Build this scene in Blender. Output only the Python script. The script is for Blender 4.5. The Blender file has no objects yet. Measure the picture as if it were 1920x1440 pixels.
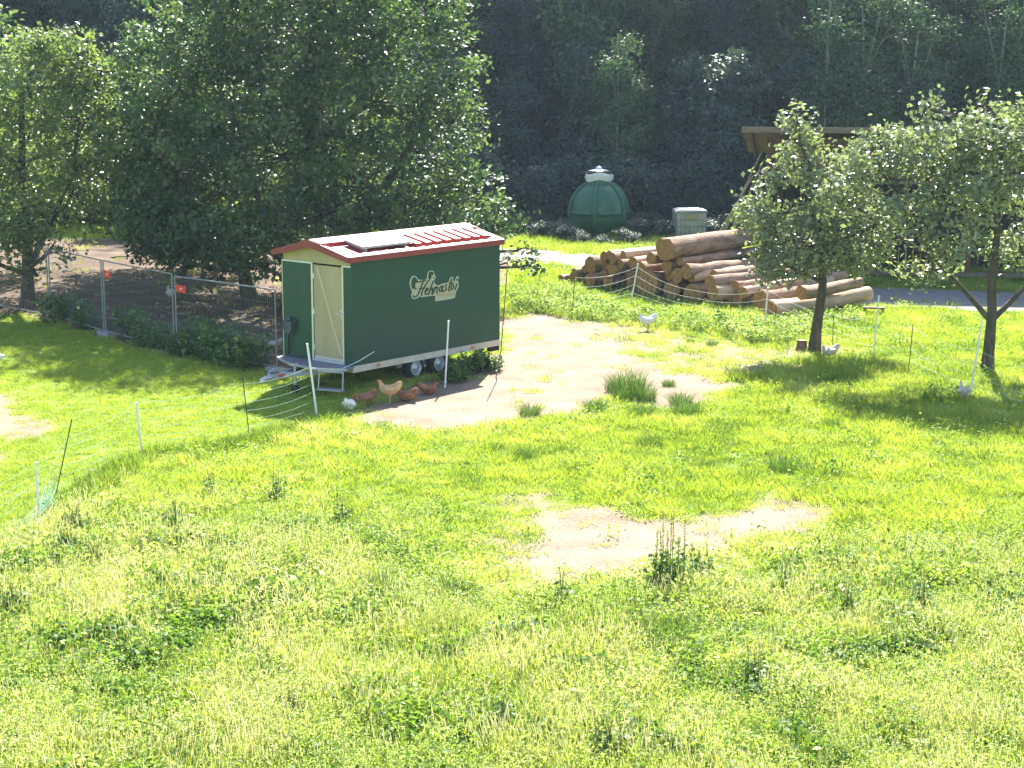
import bpy, math, random
import numpy as np
from mathutils import Vector, Matrix, Euler

# ------------------------------------------------------------------ camera, sky, sun, exposure
scene = bpy.context.scene
FPX, YH, CH = 3300.0, 80.0, 7.5              # focal length in photo pixels, eye-level row, eye height (m)
PITCH = math.atan((720 - YH) / FPX)
cd = bpy.data.cameras.new('camera'); cam = bpy.data.objects.new('camera', cd)
scene.collection.objects.link(cam); scene.camera = cam
cam.location = (0, 0, CH); cam.rotation_euler = (math.pi/2 - PITCH, 0, 0)
cd.sensor_fit = 'HORIZONTAL'; cd.sensor_width = 36; cd.lens = 36*FPX/1920
cd.clip_start = .1; cd.clip_end = 2000
SUN_AZ, SUN_EL = math.radians(9.0), math.radians(44.0)   # azimuth measured from +Y towards +X
w = bpy.data.worlds.new('World'); scene.world = w; w.use_nodes = True
nt = w.node_tree; bg = nt.nodes['Background']
sky = nt.nodes.new('ShaderNodeTexSky'); sky.sky_type = 'NISHITA'; sky.sun_disc = False
sky.sun_elevation = SUN_EL; sky.sun_rotation = SUN_AZ
sky.air_density = 1.0; sky.dust_density = 1.0
nt.links.new(sky.outputs[0], bg.inputs[0]); bg.inputs[1].default_value = 0.09
sd = bpy.data.lights.new('sun', 'SUN'); sd.energy = 5.0; sd.angle = math.radians(.53); sd.color = (1, .955, .87)
so = bpy.data.objects.new('sun', sd); scene.collection.objects.link(so)
sdir = Vector((math.sin(SUN_AZ)*math.cos(SUN_EL), math.cos(SUN_AZ)*math.cos(SUN_EL), math.sin(SUN_EL)))
so.rotation_euler = sdir.to_track_quat('Z', 'Y').to_euler(); so.location = (0, 30, 60)
vs = scene.view_settings
vs.view_transform = 'Standard'; vs.look = 'None'; vs.gamma = 1; vs.use_curve_mapping = False
vs.exposure = 2.15
cy = scene.cycles; cy.max_bounces = 3; cy.diffuse_bounces = 2; cy.glossy_bounces = 2; cy.transmission_bounces = 3; cy.transparent_max_bounces = 4
cy.caustics_reflective = False; cy.caustics_refractive = False

# ------------------------------------------------------------------ helpers
COL = scene.collection
SRC = bpy.data.collections.new('scatter_sources')     # never linked to the scene
RNG = np.random.default_rng(7); random.seed(7)

def G(px, py, z=0.0):
    """a point of the ground (or of the level z) seen at a pixel of the photograph"""
    c, s = math.cos(PITCH), math.sin(PITCH)
    a, b, d = (px-960)/FPX, 1.0, -(py-720)/FPX
    y, zz = b*c + d*s, -b*s + d*c
    t = (z - CH)/zz
    return Vector((a*t, y*t, z))

def at_depth(px, py, Y):
    c, s = math.cos(PITCH), math.sin(PITCH)
    a, b, d = (px-960)/FPX, 1.0, -(py-720)/FPX
    y, zz = b*c + d*s, -b*s + d*c
    t = Y/y
    return Vector((a*t, Y, CH + zz*t))

def np_mesh(name, V, F, attrs=None, smooth=False):
    """triangles or quads (all alike) as one mesh"""
    V = np.asarray(V, np.float32); F = np.asarray(F, np.int32)
    k = F.shape[1]; me = bpy.data.meshes.new(name)
    me.vertices.add(len(V)); me.vertices.foreach_set('co', V.ravel())
    me.loops.add(F.size); me.loops.foreach_set('vertex_index', F.ravel())
    me.polygons.add(len(F))
    me.polygons.foreach_set('loop_start', np.arange(0, F.size, k, dtype=np.int32))
    me.polygons.foreach_set('loop_total', np.full(len(F), k, np.int32))
    if smooth: me.polygons.foreach_set('use_smooth', np.ones(len(F), bool))
    for n, v in (attrs or {}).items():
        a = me.attributes.new(n, 'FLOAT', 'POINT'); a.data.foreach_set('value', np.asarray(v, np.float32))
    me.update(calc_edges=True)
    return me

class MB:
    """collects simple shapes into ONE mesh"""
    def __init__(s): s.v = []; s.f = []; s.sm = []
    def add(s, vs_, fs, smooth=False):
        o = len(s.v); s.v += [tuple(v) for v in vs_]; s.f += [tuple(i+o for i in f) for f in fs]; s.sm += [smooth]*len(fs); return s
    def box(s, a, b, M=None):
        x0, y0, z0 = a; x1, y1, z1 = b
        P = [(x0,y0,z0),(x1,y0,z0),(x1,y1,z0),(x0,y1,z0),(x0,y0,z1),(x1,y0,z1),(x1,y1,z1),(x0,y1,z1)]
        if M is not None: P = [M @ Vector(p) for p in P]
        return s.add(P, [(0,3,2,1),(4,5,6,7),(0,1,5,4),(1,2,6,5),(2,3,7,6),(3,0,4,7)])
    def beam(s, p, q, wdt, hgt, up=(0,0,1)):
        p = Vector(p); q = Vector(q); d = (q-p); L = d.length; d.normalize()
        u = Vector(up); r = d.cross(u)
        if r.length < 1e-4: r = d.cross(Vector((1,0,0)))
        r.normalize(); u = r.cross(d)
        M = Matrix((( d.x, r.x, u.x, p.x),(d.y, r.y, u.y, p.y),(d.z, r.z, u.z, p.z),(0,0,0,1)))
        return s.box((0,-wdt/2,-hgt/2),(L,wdt/2,hgt/2), M)
    def tube(s, path, rad, n=8, cap=True, smooth=True):
        path = [Vector(p) for p in path]
        if not hasattr(rad, '__len__'): rad = [rad]*len(path)
        rings = []; prev = None
        for i, p in enumerate(path):
            d = (path[min(i+1,len(path)-1)] - path[max(i-1,0)]).normalized()
            if prev is None:
                r = d.cross(Vector((0,0,1)))
                if r.length < .05: r = d.cross(Vector((1,0,0)))
            else: r = prev - d*prev.dot(d)
            r.normalize(); prev = r; u = d.cross(r)
            rings.append([p + (r*math.cos(t)+u*math.sin(t))*rad[i] for t in [2*math.pi*k/n for k in range(n)]])
        V = [v for r in rings for v in r]; F = []
        for i in range(len(rings)-1):
            for k in range(n):
                a, b = i*n+k, i*n+(k+1)%n
                F.append((a, b, b+n, a+n))
        s.add(V, F, smooth)
        if cap: s.add(rings[0], [tuple(range(n))[::-1]]); s.add(rings[-1], [tuple(range(n))])
        return s
    def lathe(s, prof, n=24, M=None, smooth=True):
        V = []; F = []
        for r, z in prof:
            for k in range(n):
                t = 2*math.pi*k/n; V.append(Vector((r*math.cos(t), r*math.sin(t), z)))
        for i in range(len(prof)-1):
            for k in range(n):
                a, b = i*n+k, i*n+(k+1)%n
                F.append((a, b, b+n, a+n))
        if M is not None: V = [M @ v for v in V]
        return s.add(V, F, smooth)
    def prism(s, poly, ext):
        """closed polygon (3-D points) pushed along ext"""
        n = len(poly); e = Vector(ext); P = [Vector(p) for p in poly]
        return s.add(P + [p+e for p in P], [tuple(range(n))[::-1], tuple(range(n, 2*n))] + [(i,(i+1)%n,(i+1)%n+n,i+n) for i in range(n)])
    def mesh(s, name):
        me = bpy.data.meshes.new(name); me.from_pydata(s.v, [], s.f); me.update()
        me.polygons.foreach_set('use_smooth', s.sm); return me
    def build(s, name, mat, parent=None, loc=None):
        return obj(name, s.mesh(name), mat, parent, loc)

def obj(name, me, mat=None, parent=None, loc=None):
    o = bpy.data.objects.new(name, me); COL.objects.link(o)
    if mat is not None and me is not None and len(me.materials) == 0: me.materials.append(mat)
    if parent is not None: o.parent = parent
    if loc is not None: o.location = loc
    return o
def tag(o, label=None, cat=None, group=None, kind=None):
    if label: o['label'] = label
    if cat: o['category'] = cat
    if group: o['group'] = group
    if kind: o['kind'] = kind
    return o
def thing(name, loc, rz=0.0, label=None, cat=None, group=None):
    o = bpy.data.objects.new(name, None); COL.objects.link(o); o.location = loc; o.rotation_euler = (0,0,rz)
    o.empty_display_size = .2
    return tag(o, label, cat, group)
def copy_tree(o, parent=None):
    c = o.copy(); COL.objects.link(c); c.parent = parent
    for ch in [x for x in o.children]: copy_tree(ch, c)
    return c

# smooth 2-D value noise for python-side scattering
_lat = np.random.default_rng(3).random((64, 64))
def noise2(x, y, sc=1.0, off=0.0):
    x = np.asarray(x, float)*sc + 17.3 + off; y = np.asarray(y, float)*sc + 5.1 + off*1.7
    xi = np.floor(x).astype(int); yi = np.floor(y).astype(int); fx = x-xi; fy = y-yi
    fx = fx*fx*(3-2*fx); fy = fy*fy*(3-2*fy)
    g = lambda a, b: _lat[a % 64, b % 64]
    return (g(xi,yi)*(1-fx)+g(xi+1,yi)*fx)*(1-fy) + (g(xi,yi+1)*(1-fx)+g(xi+1,yi+1)*fx)*fy
def fbm(x, y, sc=1.0, off=0.0):
    return (noise2(x,y,sc,off) + .5*noise2(x,y,sc*2.1,off+3) + .25*noise2(x,y,sc*4.3,off+7))/1.75
def sdist(poly, x, y):
    """signed distance to a polygon, inside positive"""
    P = np.array([(p[0], p[1]) for p in poly]); x = np.asarray(x, float); y = np.asarray(y, float)
    best = np.full(x.shape, 1e9); ins = np.zeros(x.shape, bool); n = len(P)
    for i in range(n):
        a = P[i]; b = P[(i+1) % n]; d = b-a
        t = np.clip(((x-a[0])*d[0]+(y-a[1])*d[1])/max(d@d,1e-9), 0, 1)
        best = np.minimum(best, np.hypot(x-a[0]-t*d[0], y-a[1]-t*d[1]))
        c = ((a[1] > y) != (b[1] > y))
        if c.any():
            xi = (b[0]-a[0])*(y-a[1])/(b[1]-a[1]+1e-12)+a[0]
            ins ^= c & (x < xi)
    return np.where(ins, best, -best)

# ------------------------------------------------------------------ materials
MATS = {}
def _mat(name):
    m = bpy.data.materials.new(name); m.use_nodes = True
    return m, m.node_tree, m.node_tree.nodes['Principled BSDF']
def _ramp(t, stops):
    r = t.nodes.new('ShaderNodeValToRGB'); e = r.color_ramp.elements
    while len(e) > 1: e.remove(e[-1])
    e[0].position = stops[0][0]; e[0].color = (*stops[0][1], 1)
    for p, c in stops[1:]:
        k = e.new(p); k.color = (*c, 1)
    return r
def _noise(t, scale, detail=5, coord='Object', rough=.6, stretch=None):
    tc = t.nodes.new('ShaderNodeTexCoord'); n = t.nodes.new('ShaderNodeTexNoise')
    n.inputs['Scale'].default_value = scale; n.inputs['Detail'].default_value = detail; n.inputs['Roughness'].default_value = rough
    if stretch:
        mp = t.nodes.new('ShaderNodeMapping'); mp.inputs['Scale'].default_value = stretch
        t.links.new(tc.outputs[coord], mp.inputs[0]); t.links.new(mp.outputs[0], n.inputs['Vector'])
    else: t.links.new(tc.outputs[coord], n.inputs['Vector'])
    return n
def surf(name, c1, c2, scale=6, rough=.6, spec=.4, metal=0, bump=0, bscale=None, stretch=None, lo=.3, hi=.7):
    """a plain surface with a mottled colour"""
    m, t, p = _mat(name)
    n = _noise(t, scale, stretch=stretch); r = _ramp(t, [(lo, c1), (hi, c2)])
    t.links.new(n.outputs[0], r.inputs[0]); t.links.new(r.outputs[0], p.inputs['Base Color'])
    p.inputs['Roughness'].default_value = rough; p.inputs['Specular IOR Level'].default_value = spec; p.inputs['Metallic'].default_value = metal
    if bump:
        nb = _noise(t, bscale or scale*4, stretch=stretch); b = t.nodes.new('ShaderNodeBump'); b.inputs['Strength'].default_value = bump; b.inputs['Distance'].default_value = .02
        t.links.new(nb.outputs[0], b.inputs['Height']); t.links.new(b.outputs[0], p.inputs['Normal'])
    MATS[name] = m; return m
def leafmat(name, stops, trans=.4, rough=.45, spec=.5, instancer=False, tboost=1.3):
    """leaf or blade: reflects and lets light through; 'tint' varies from leaf to leaf"""
    m, t, p = _mat(name)
    a = t.nodes.new('ShaderNodeAttribute'); a.attribute_name = 'tint'; a.attribute_type = 'INSTANCER' if instancer else 'GEOMETRY'
    r = _ramp(t, stops)
    if instancer:
        a2 = t.nodes.new('ShaderNodeAttribute'); a2.attribute_name = 'tint'; a2.attribute_type = 'GEOMETRY'
        ad = t.nodes.new('ShaderNodeMath'); ad.operation = 'ADD'
        t.links.new(a.outputs['Fac'], ad.inputs[0]); t.links.new(a2.outputs['Fac'], ad.inputs[1]); t.links.new(ad.outputs[0], r.inputs[0])
    else: t.links.new(a.outputs['Fac'], r.inputs[0])
    t.links.new(r.outputs[0], p.inputs['Base Color']); p.inputs['Roughness'].default_value = rough; p.inputs['Specular IOR Level'].default_value = spec
    tr = t.nodes.new('ShaderNodeBsdfTranslucent'); mx = t.nodes.new('ShaderNodeMixShader'); mx.inputs[0].default_value = trans
    mul = t.nodes.new('ShaderNodeMix'); mul.data_type = 'RGBA'; mul.blend_type = 'MULTIPLY'; mul.inputs[0].default_value = 1
    mul.inputs[7].default_value = (tboost*1.05, tboost*1.1, tboost*.55, 1)
    t.links.new(r.outputs[0], mul.inputs[6]); t.links.new(mul.outputs[2], tr.inputs[0])
    t.links.new(p.outputs[0], mx.inputs[1]); t.links.new(tr.outputs[0], mx.inputs[2])
    t.links.new(mx.outputs[0], t.nodes['Material Output'].inputs[0])
    MATS[name] = m; return m

GRASS = [(0,(.05,.11,.02)),(.3,(.19,.275,.032)),(.6,(.32,.39,.045)),(.82,(.42,.46,.11)),(1,(.52,.50,.27))]
leafmat('grass_blade', GRASS, .42, .5, .35, True, 1.25)
leafmat('weed_leaf', [(0,(.055,.115,.025)),(.35,(.13,.22,.035)),(.7,(.27,.37,.075)),(1,(.45,.47,.22))], .40, .6, .22, True, 1.25)
leafmat('plant_leaf', [(0,(.045,.10,.03)),(.5,(.10,.18,.05)),(1,(.23,.30,.09))], .36, .5, .35)
leafmat('tree_leaf_sunlit', [(0,(.05,.085,.032)),(.5,(.105,.155,.058)),(1,(.20,.25,.10))], .40, .42, .45, tboost=1.4)  # brighter copy of tree_leaf: the sunlit look is put into the leaf tones
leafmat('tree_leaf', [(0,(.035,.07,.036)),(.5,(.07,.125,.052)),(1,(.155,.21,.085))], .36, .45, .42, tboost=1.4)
leafmat('fruit_leaf', [(0,(.10,.135,.08)),(.5,(.18,.22,.125)),(1,(.31,.345,.21))], .36, .38, .6, tboost=1.25)
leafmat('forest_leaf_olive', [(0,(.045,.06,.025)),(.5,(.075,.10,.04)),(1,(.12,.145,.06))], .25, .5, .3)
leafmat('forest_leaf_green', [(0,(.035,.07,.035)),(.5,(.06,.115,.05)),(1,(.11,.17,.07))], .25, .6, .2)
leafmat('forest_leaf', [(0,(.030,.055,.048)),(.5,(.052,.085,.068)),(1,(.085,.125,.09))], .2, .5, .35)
surf('bark', (.045,.036,.026), (.13,.105,.075), 9, .9, .2, bump=.8, bscale=30, stretch=(1,1,.25))
surf('pale_bark', (.16,.15,.13), (.34,.32,.28), 6, .85, .2, bump=.4, bscale=25)
surf('log_bark', (.085,.046,.030), (.37,.245,.165), 3.5, .85, .25, bump=1.0, bscale=16, stretch=(.5,1.6,1.6))
surf('log_peeled', (.30,.18,.105), (.56,.42,.29), 5, .7, .3, bump=.4, bscale=18, stretch=(.2,1,1))
surf('cut_wood', (.24,.115,.045), (.42,.225,.095), 9, .8, .2, bump=.3, bscale=40)
surf('green_panel', (.0055,.048,.034), (.007,.055,.039), 1.5, .42, .4, bump=.05, bscale=3)
surf('door_wood', (.36,.29,.165), (.44,.36,.21), 2.5, .55, .35, stretch=(1,1,.15))
surf('aluminium', (.55,.57,.58), (.66,.67,.68), 4, .42, .5, metal=.75)
surf('galvanised', (.34,.36,.39), (.48,.50,.53), 14, .5, .5, metal=.6)
surf('fence_steel', (.19,.20,.21), (.30,.31,.32), 14, .55, .4, metal=.5)
surf('rail_metal', (.46,.40,.32), (.60,.55,.46), 3, .6, .4, metal=.15)
surf('roof_red', (.36,.035,.04), (.43,.05,.05), 3, .36, .6)
surf('fascia_red', (.21,.032,.032), (.26,.042,.04), 3, .5, .4)
surf('solar_glass', (.34,.33,.34), (.42,.41,.41), 4, .40, .8)
surf('tyre_rubber', (.014,.014,.015), (.03,.03,.03), 10, .85, .3)
surf('wheel_rim', (.42,.43,.44), (.58,.58,.57), 6, .45, .5, metal=.5)
surf('dark_plate', (.15,.14,.18), (.22,.205,.25), 12, .6, .4)
surf('grey_plastic', (.035,.048,.06), (.07,.085,.10), 5, .55, .4)
surf('black_plastic', (.012,.013,.014), (.028,.028,.03), 8, .6, .3)
surf('reflector_red', (.60,.07,.03), (.75,.12,.05), 8, .3, .5)
surf('sign_red', (.62,.03,.025), (.75,.06,.05), 6, .45, .4)
surf('white_plastic', (.66,.67,.66), (.80,.80,.78), 6, .5, .4)
surf('green_rod', (.015,.07,.04), (.03,.11,.06), 8, .5, .4)
surf('net_green', (.10,.28,.18), (.18,.40,.27), 3, .6, .3)
surf('net_white', (.50,.60,.55), (.68,.76,.70), 3, .6, .3)
surf('logo_cream', (.33,.34,.22), (.43,.42,.29), 12, .6, .3)
surf('logo_edge', (.36,.46,.38), (.42,.52,.44), 12, .6, .3)
surf('logo_dark', (.022,.055,.022), (.035,.07,.03), 8, .6, .3)
surf('logo_brown', (.30,.25,.12), (.38,.31,.16), 8, .6, .3)
surf('feather_white', (.62,.60,.56), (.80,.79,.76), 18, .8, .2, bump=.4, bscale=60)
surf('feather_buff', (.42,.24,.10), (.62,.42,.23), 14, .8, .2, bump=.4, bscale=60)
surf('feather_brown', (.15,.06,.03), (.36,.185,.10), 14, .75, .25, bump=.4, bscale=60)
surf('feather_pale', (.40,.33,.27), (.66,.58,.50), 14, .8, .2, bump=.4, bscale=60)
surf('comb_red', (.45,.03,.02), (.60,.05,.04), 10, .5, .4)
surf('beak_horn', (.45,.28,.08), (.60,.40,.14), 10, .5, .4)
surf('bird_leg', (.42,.28,.10), (.55,.38,.16), 10, .6, .3)
surf('tank_green', (.016,.09,.042), (.028,.125,.058), 2.5, .38, .5, bump=.06, bscale=4)
surf('film_white', (.55,.56,.56), (.78,.78,.77), 8, .35, .5, bump=.6, bscale=14)
surf('lid_dark', (.03,.032,.035), (.07,.07,.075), 6, .5, .4)
surf('ibc_white', (.30,.32,.30), (.46,.47,.42), 3, .6, .3)
surf('lid_blue', (.16,.19,.30), (.24,.28,.40), 5, .5, .4)
surf('steel_cage', (.20,.21,.22), (.34,.35,.36), 10, .5, .5, metal=.5)
surf('barn_wood', (.07,.045,.026), (.15,.10,.06), 3, .85, .2, bump=.4, bscale=20, stretch=(4,4,.4))
surf('barn_roof', (.10,.07,.045), (.19,.14,.09), 4, .85, .2)
surf('barn_beam', (.13,.10,.07), (.21,.17,.12), 4, .8, .2, stretch=(.5,3,3))
surf('dark_wood', (.02,.017,.014), (.045,.037,.03), 4, .9, .2, stretch=(4,4,.4))
surf('old_wood', (.12,.085,.055), (.26,.20,.14), 5, .85, .2, bump=.4, bscale=30)
surf('stone', (.30,.28,.25), (.50,.47,.43), 5, .85, .2, bump=.5, bscale=20)
surf('concrete', (.24,.235,.225), (.36,.35,.335), 6, .9, .2, bump=.3, bscale=30)

# ------------------------------------------------------------------ ground zones (metres, worked out from the photograph)
Pg = lambda L: [G(*p)[:2] for p in L]
Z_YARD = Pg([(650,800),(700,752),(780,720),(940,664),(944,600),(1000,590),(1080,594),(1160,630),(1205,680),(1330,706),(1370,730),(1250,764),(1190,752),(1130,752),(1100,780),(1000,786),(890,812),(770,806)])
Z_THIN = Pg([(940,590),(1050,584),(1250,612),(1420,650),(1520,668),(1470,700),(1380,712),(1230,690),(1180,660),(1120,640)])
Z_PATCH = Pg([(985,935),(1060,972),(1130,962),(1230,988),(1300,978),(1400,972),(1480,946),(1515,958),(1500,992),(1350,1012),(1200,1044),(1100,1070),(960,1066),(880,1062),(1000,1032),(1050,1000)])
Z_WORN = Pg([(860,1010),(980,990),(1060,1000),(1200,1010),(1480,1000),(1420,1050),(1250,1080),(1080,1110),(900,1100)])
Z_LEFT = Pg([(-60,730),(20,738),(50,775),(105,806),(50,822),(-60,828)])
Z_LEFT2 = Pg([(-60,848),(10,850),(25,862),(-60,880)])
FENCE_PX = [(95,600),(197,630),(330,665),(523,700)]
Z_RUN = Pg([(-500,600),(20,590),(95,604),(197,634),(330,668),(523,703),(600,690),(760,640),(930,560),(960,500),(960,466),(800,452),(-500,440)])
Z_TRUNK = [(7.53+1.2*math.cos(t)-.05, 43.3+1.3*math.sin(t)) for t in [k*math.pi/4 for k in range(8)]]
TRACK = [((-2.0,61.6),(-2.0,66.0)), ((1.3,60.3),(1.6,64.2)), ((4.5,57.6),(5.0,61.2)), ((8.0,52.6),(8.6,56.2)), ((10.2,50.6),(11.0,54.6)), ((14.6,48.9),(15.4,53.3)), ((30,46.5),(30,51.5))]
Z_TRACK = [a for a, b in TRACK] + [b for a, b in TRACK][::-1]

def bare(x, y):
    """0 = covered, 1 = bare earth"""
    n = (fbm(x, y, 1.3) - .5)
    def edge(poly, soft, amp, grow=0.0): return np.clip((sdist(poly, x, y) + grow + n*amp)/soft + .5, 0, 1)
    v = edge(Z_YARD, .9, 1.3, .2)
    v = np.maximum(v, .74*edge(Z_THIN, 1.2, 1.4))
    v = np.maximum(v, edge(Z_PATCH, .9, 1.3, .42)); v = np.maximum(v, .8*edge(Z_WORN, 1.2, 1.5))
    v = np.maximum(v, .9*edge(Z_LEFT, .5, .8)); v = np.maximum(v, .8*edge(Z_LEFT2, .4, .6))
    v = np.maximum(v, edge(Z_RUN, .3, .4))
    v = np.maximum(v, .8*edge(Z_TRUNK, .8, 1.2))
    v = np.maximum(v, edge(Z_TRACK, .3, .5))
    return v

def ground_z(x, y):
    x = np.asarray(x, float); y = np.asarray(y, float)
    z = .05*(fbm(x, y, .45, 2)-.5)*np.clip((36-y)/6, 0, 1)
    rise = np.maximum(y - 75 - 2.5*(noise2(x, y*0, .12)-.5), 0)
    return z + .62*rise*np.clip(rise/4, 0, 1) + np.where(rise > 0, .5*(fbm(x, y, .3, 9)-.5), 0)

# one sheet: fine where the camera looks, coarse out to the horizon
xs = np.concatenate([[-900,-300,-120,-60], np.arange(-34, -20, 1.0), np.arange(-20, 20, .2), np.arange(20, 35, 1.0), [60,120,300,900]])
ys = np.concatenate([[-600,-100,-20,5,10], np.arange(13, 62, .2), np.arange(62, 150, 1.0), [170,220,300,600]])
X, Y = np.meshgrid(xs, ys); Zg = ground_z(X, np.minimum(Y, 150))
nx, ny = len(xs), len(ys); I = np.arange(nx*ny).reshape(ny, nx)
F = np.stack([I[:-1,:-1], I[:-1,1:], I[1:,1:], I[1:,:-1]], -1).reshape(-1, 4)
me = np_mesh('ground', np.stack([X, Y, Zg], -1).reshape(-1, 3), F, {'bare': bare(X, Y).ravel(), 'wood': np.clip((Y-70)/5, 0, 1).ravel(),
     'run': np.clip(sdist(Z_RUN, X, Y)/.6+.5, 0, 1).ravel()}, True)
m, t, p = _mat('ground_earth')
n1 = _noise(t, .9, 8); n2 = _noise(t, 14, 6); n3 = _noise(t, 60, 3)
earth = _ramp(t, [(.32,(.13,.092,.062)),(.47,(.21,.157,.112)),(.66,(.30,.235,.178))])
dark = _ramp(t, [(.35,(.06,.04,.028)),(.5,(.12,.085,.06)),(.7,(.24,.17,.125))])  # bare earth of the run, its tones darkened to carry the tree shade
turf = _ramp(t, [(.3,(.09,.15,.02)),(.55,(.17,.24,.035)),(.75,(.26,.29,.08))])
litter = _ramp(t, [(.3,(.028,.03,.016)),(.7,(.07,.06,.035))])
mixn = t.nodes.new('ShaderNodeMath'); mixn.operation = 'MULTIPLY_ADD'; mixn.inputs[1].default_value = .55
half = t.nodes.new('ShaderNodeMath'); half.operation = 'MULTIPLY'; half.inputs[1].default_value = .45
t.links.new(n2.outputs[0], half.inputs[0]); t.links.new(n1.outputs[0], mixn.inputs[0]); t.links.new(half.outputs[0], mixn.inputs[2])
for r in (earth, turf, litter, dark): t.links.new(mixn.outputs[0], r.inputs[0])
def attr(nm):
    a = t.nodes.new('ShaderNodeAttribute'); a.attribute_name = nm; return a
def mixc(f, a, b):
    k = t.nodes.new('ShaderNodeMix'); k.data_type = 'RGBA'; t.links.new(f, k.inputs[0]); t.links.new(a, k.inputs[6]); t.links.new(b, k.inputs[7]); return k.outputs[2]
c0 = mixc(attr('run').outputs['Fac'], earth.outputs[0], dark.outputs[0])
c1 = mixc(attr('bare').outputs['Fac'], turf.outputs[0], c0)
c2 = mixc(attr('wood').outputs['Fac'], c1, litter.outputs[0])
t.links.new(c2, p.inputs['Base Color']); p.inputs['Roughness'].default_value = .95; p.inputs['Specular IOR Level'].default_value = .15
b = t.nodes.new('ShaderNodeBump'); b.inputs['Strength'].default_value = .7; b.inputs['Distance'].default_value = .05
t.links.new(n2.outputs[0], b.inputs['Height']); b2 = t.nodes.new('ShaderNodeBump'); b2.inputs['Strength'].default_value = .5; b2.inputs['Distance'].default_value = .01
t.links.new(n3.outputs[0], b2.inputs['Height']); t.links.new(b.outputs[0], b2.inputs['Normal']); t.links.new(b2.outputs[0], p.inputs['Normal'])
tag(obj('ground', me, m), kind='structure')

surf('gravel', (.17,.155,.145), (.27,.25,.23), 3, .95, .15, bump=.6, bscale=40)
tm = MB()
for (a, b_), (c, d) in zip(TRACK[:-1], TRACK[1:]):
    for k in range(8):
        l = lambda u, v, s: (u[0]+(v[0]-u[0])*s, u[1]+(v[1]-u[1])*s, .012)
        tm.add([l(a,c,k/8), l(a,c,(k+1)/8), l(b_,d,(k+1)/8), l(b_,d,k/8)], [(0,1,2,3)])
tag(tm.build('farm_track', MATS['gravel']), kind='structure')

# ------------------------------------------------------------------ trees
def leaves_at(C, per, spread, size, rng, tint0, droop=.0, jitter=.35, coh=0.0):
    """many small folded leaves round the clump centres C -> V, F, tint"""
    n = len(C)*per
    c = np.repeat(C, per, 0) + rng.normal(0, 1, (n, 3))*np.asarray(spread)
    tn = np.repeat(tint0, per) + rng.normal(0, .12, n)
    nrm = rng.normal(0, .62-.25*coh, (n, 3)) + np.array([0, 0, .75-.45*coh]) + coh*np.repeat(rng.normal(0, .55, (len(C), 3)) + np.array([0, 0, .35]), per, 0); nrm /= np.linalg.norm(nrm, axis=1)[:, None]
    d = rng.normal(0, 1, (n, 3)); d[:, 2] -= droop; d -= nrm*(d*nrm).sum(1)[:, None]; d /= np.linalg.norm(d, axis=1)[:, None]
    sd_ = np.cross(nrm, d); L = size*rng.uniform(1-jitter, 1+jitter, n)[:, None]; W = L*.33
    base = c - d*L*.5
    V = np.stack([base, base+d*L*.5-sd_*W+nrm*L*.10, base+d*L, base+d*L*.5+sd_*W+nrm*L*.10], 1).reshape(-1, 3)
    i = np.arange(n)[:, None]*4
    F = np.concatenate([i+[[0,1,2]], i+[[0,2,3]]], 1).reshape(-1, 3)
    return V, F, np.repeat(np.clip(tn, 0, 1), 4)

def lobe_points(lobes, n, rng, shell=.5):
    wts = np.array([l[3]*l[4]*l[5] for l in lobes])**.72; wts /= wts.sum()
    k = rng.choice(len(lobes), n, p=wts); L = np.array(lobes)[k]
    d = rng.normal(0, 1, (n, 3)); d /= np.linalg.norm(d, axis=1)[:, None]
    r = shell + (1-shell)*rng.random(n)**.6
    return L[:, :3] + d*L[:, 3:6]*r[:, None], k

def tree_meshes(seed, trunk, lobes, clumps, per, spread, leaf, shell=.45, tint=(.35,.25), droop=.3, limbs=7, rad=.14, stems=None):
    """trunk: list of points; returns (wood mesh, crown mesh)"""
    rng = np.random.default_rng(seed); wd = MB()
    trunks = [trunk] + (stems or [])
    for q_, tr in enumerate(trunks):
        n = len(tr); rr_ = rad*(.5 if q_ and tr[0][2] > .5 else 1); wd.tube(tr, [rr_*((1.25 if tr[0][2] < .5 else 1) if i == 0 else 1-.62*i/(n-1)) for i in range(n)], 9)
    pts, k = lobe_points(lobes, clumps, rng, shell)
    for li, l in enumerate(lobes):
        c = Vector(l[:3]); tr = min(trunks, key=lambda q: min((Vector(p)-c).length for p in q))
        lo = [p for p in tr if p[2] < c.z+.3] or [tr[0]]
        s = Vector(min(lo[1:] or lo, key=lambda p: (Vector(p)-c).length))
        mid = s.lerp(c, .5) + Vector(rng.normal(0, .12, 3)) - Vector((0, 0, .1))
        r0 = rad*.42
        wd.tube([s, mid, c], [r0, r0*.7, r0*.38], 6)
        idx = np.where(k == li)[0]
        for j in rng.permutation(idx)[:limbs]:
            q = Vector(pts[j]); a = mid.lerp(c, rng.random())
            wd.tube([a, a.lerp(q, .5)+Vector(rng.normal(0, .08, 3)), q], [r0*.32, r0*.22, r0*.08], 4, False)
    cl = np.clip(tint[0] + tint[1]*rng.normal(0, .6, clumps), 0, 1)
    V, F, tn = leaves_at(pts, per, spread, leaf, rng, cl, droop, coh=.8)
    return wd.mesh('trunk'), np_mesh('crown', V, F, {'tint': tn})

def place_tree(name, meshes, loc, rz, sc, leafm, barkm, label, cat='tree', group=None):
    o = thing(name, loc, rz, label, cat, group); o.scale = (sc, sc, sc) if not hasattr(sc, '__len__') else sc
    obj('trunk', meshes[0], MATS[barkm], o); obj('crown', meshes[1], MATS[leafm], o)
    return o

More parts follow.
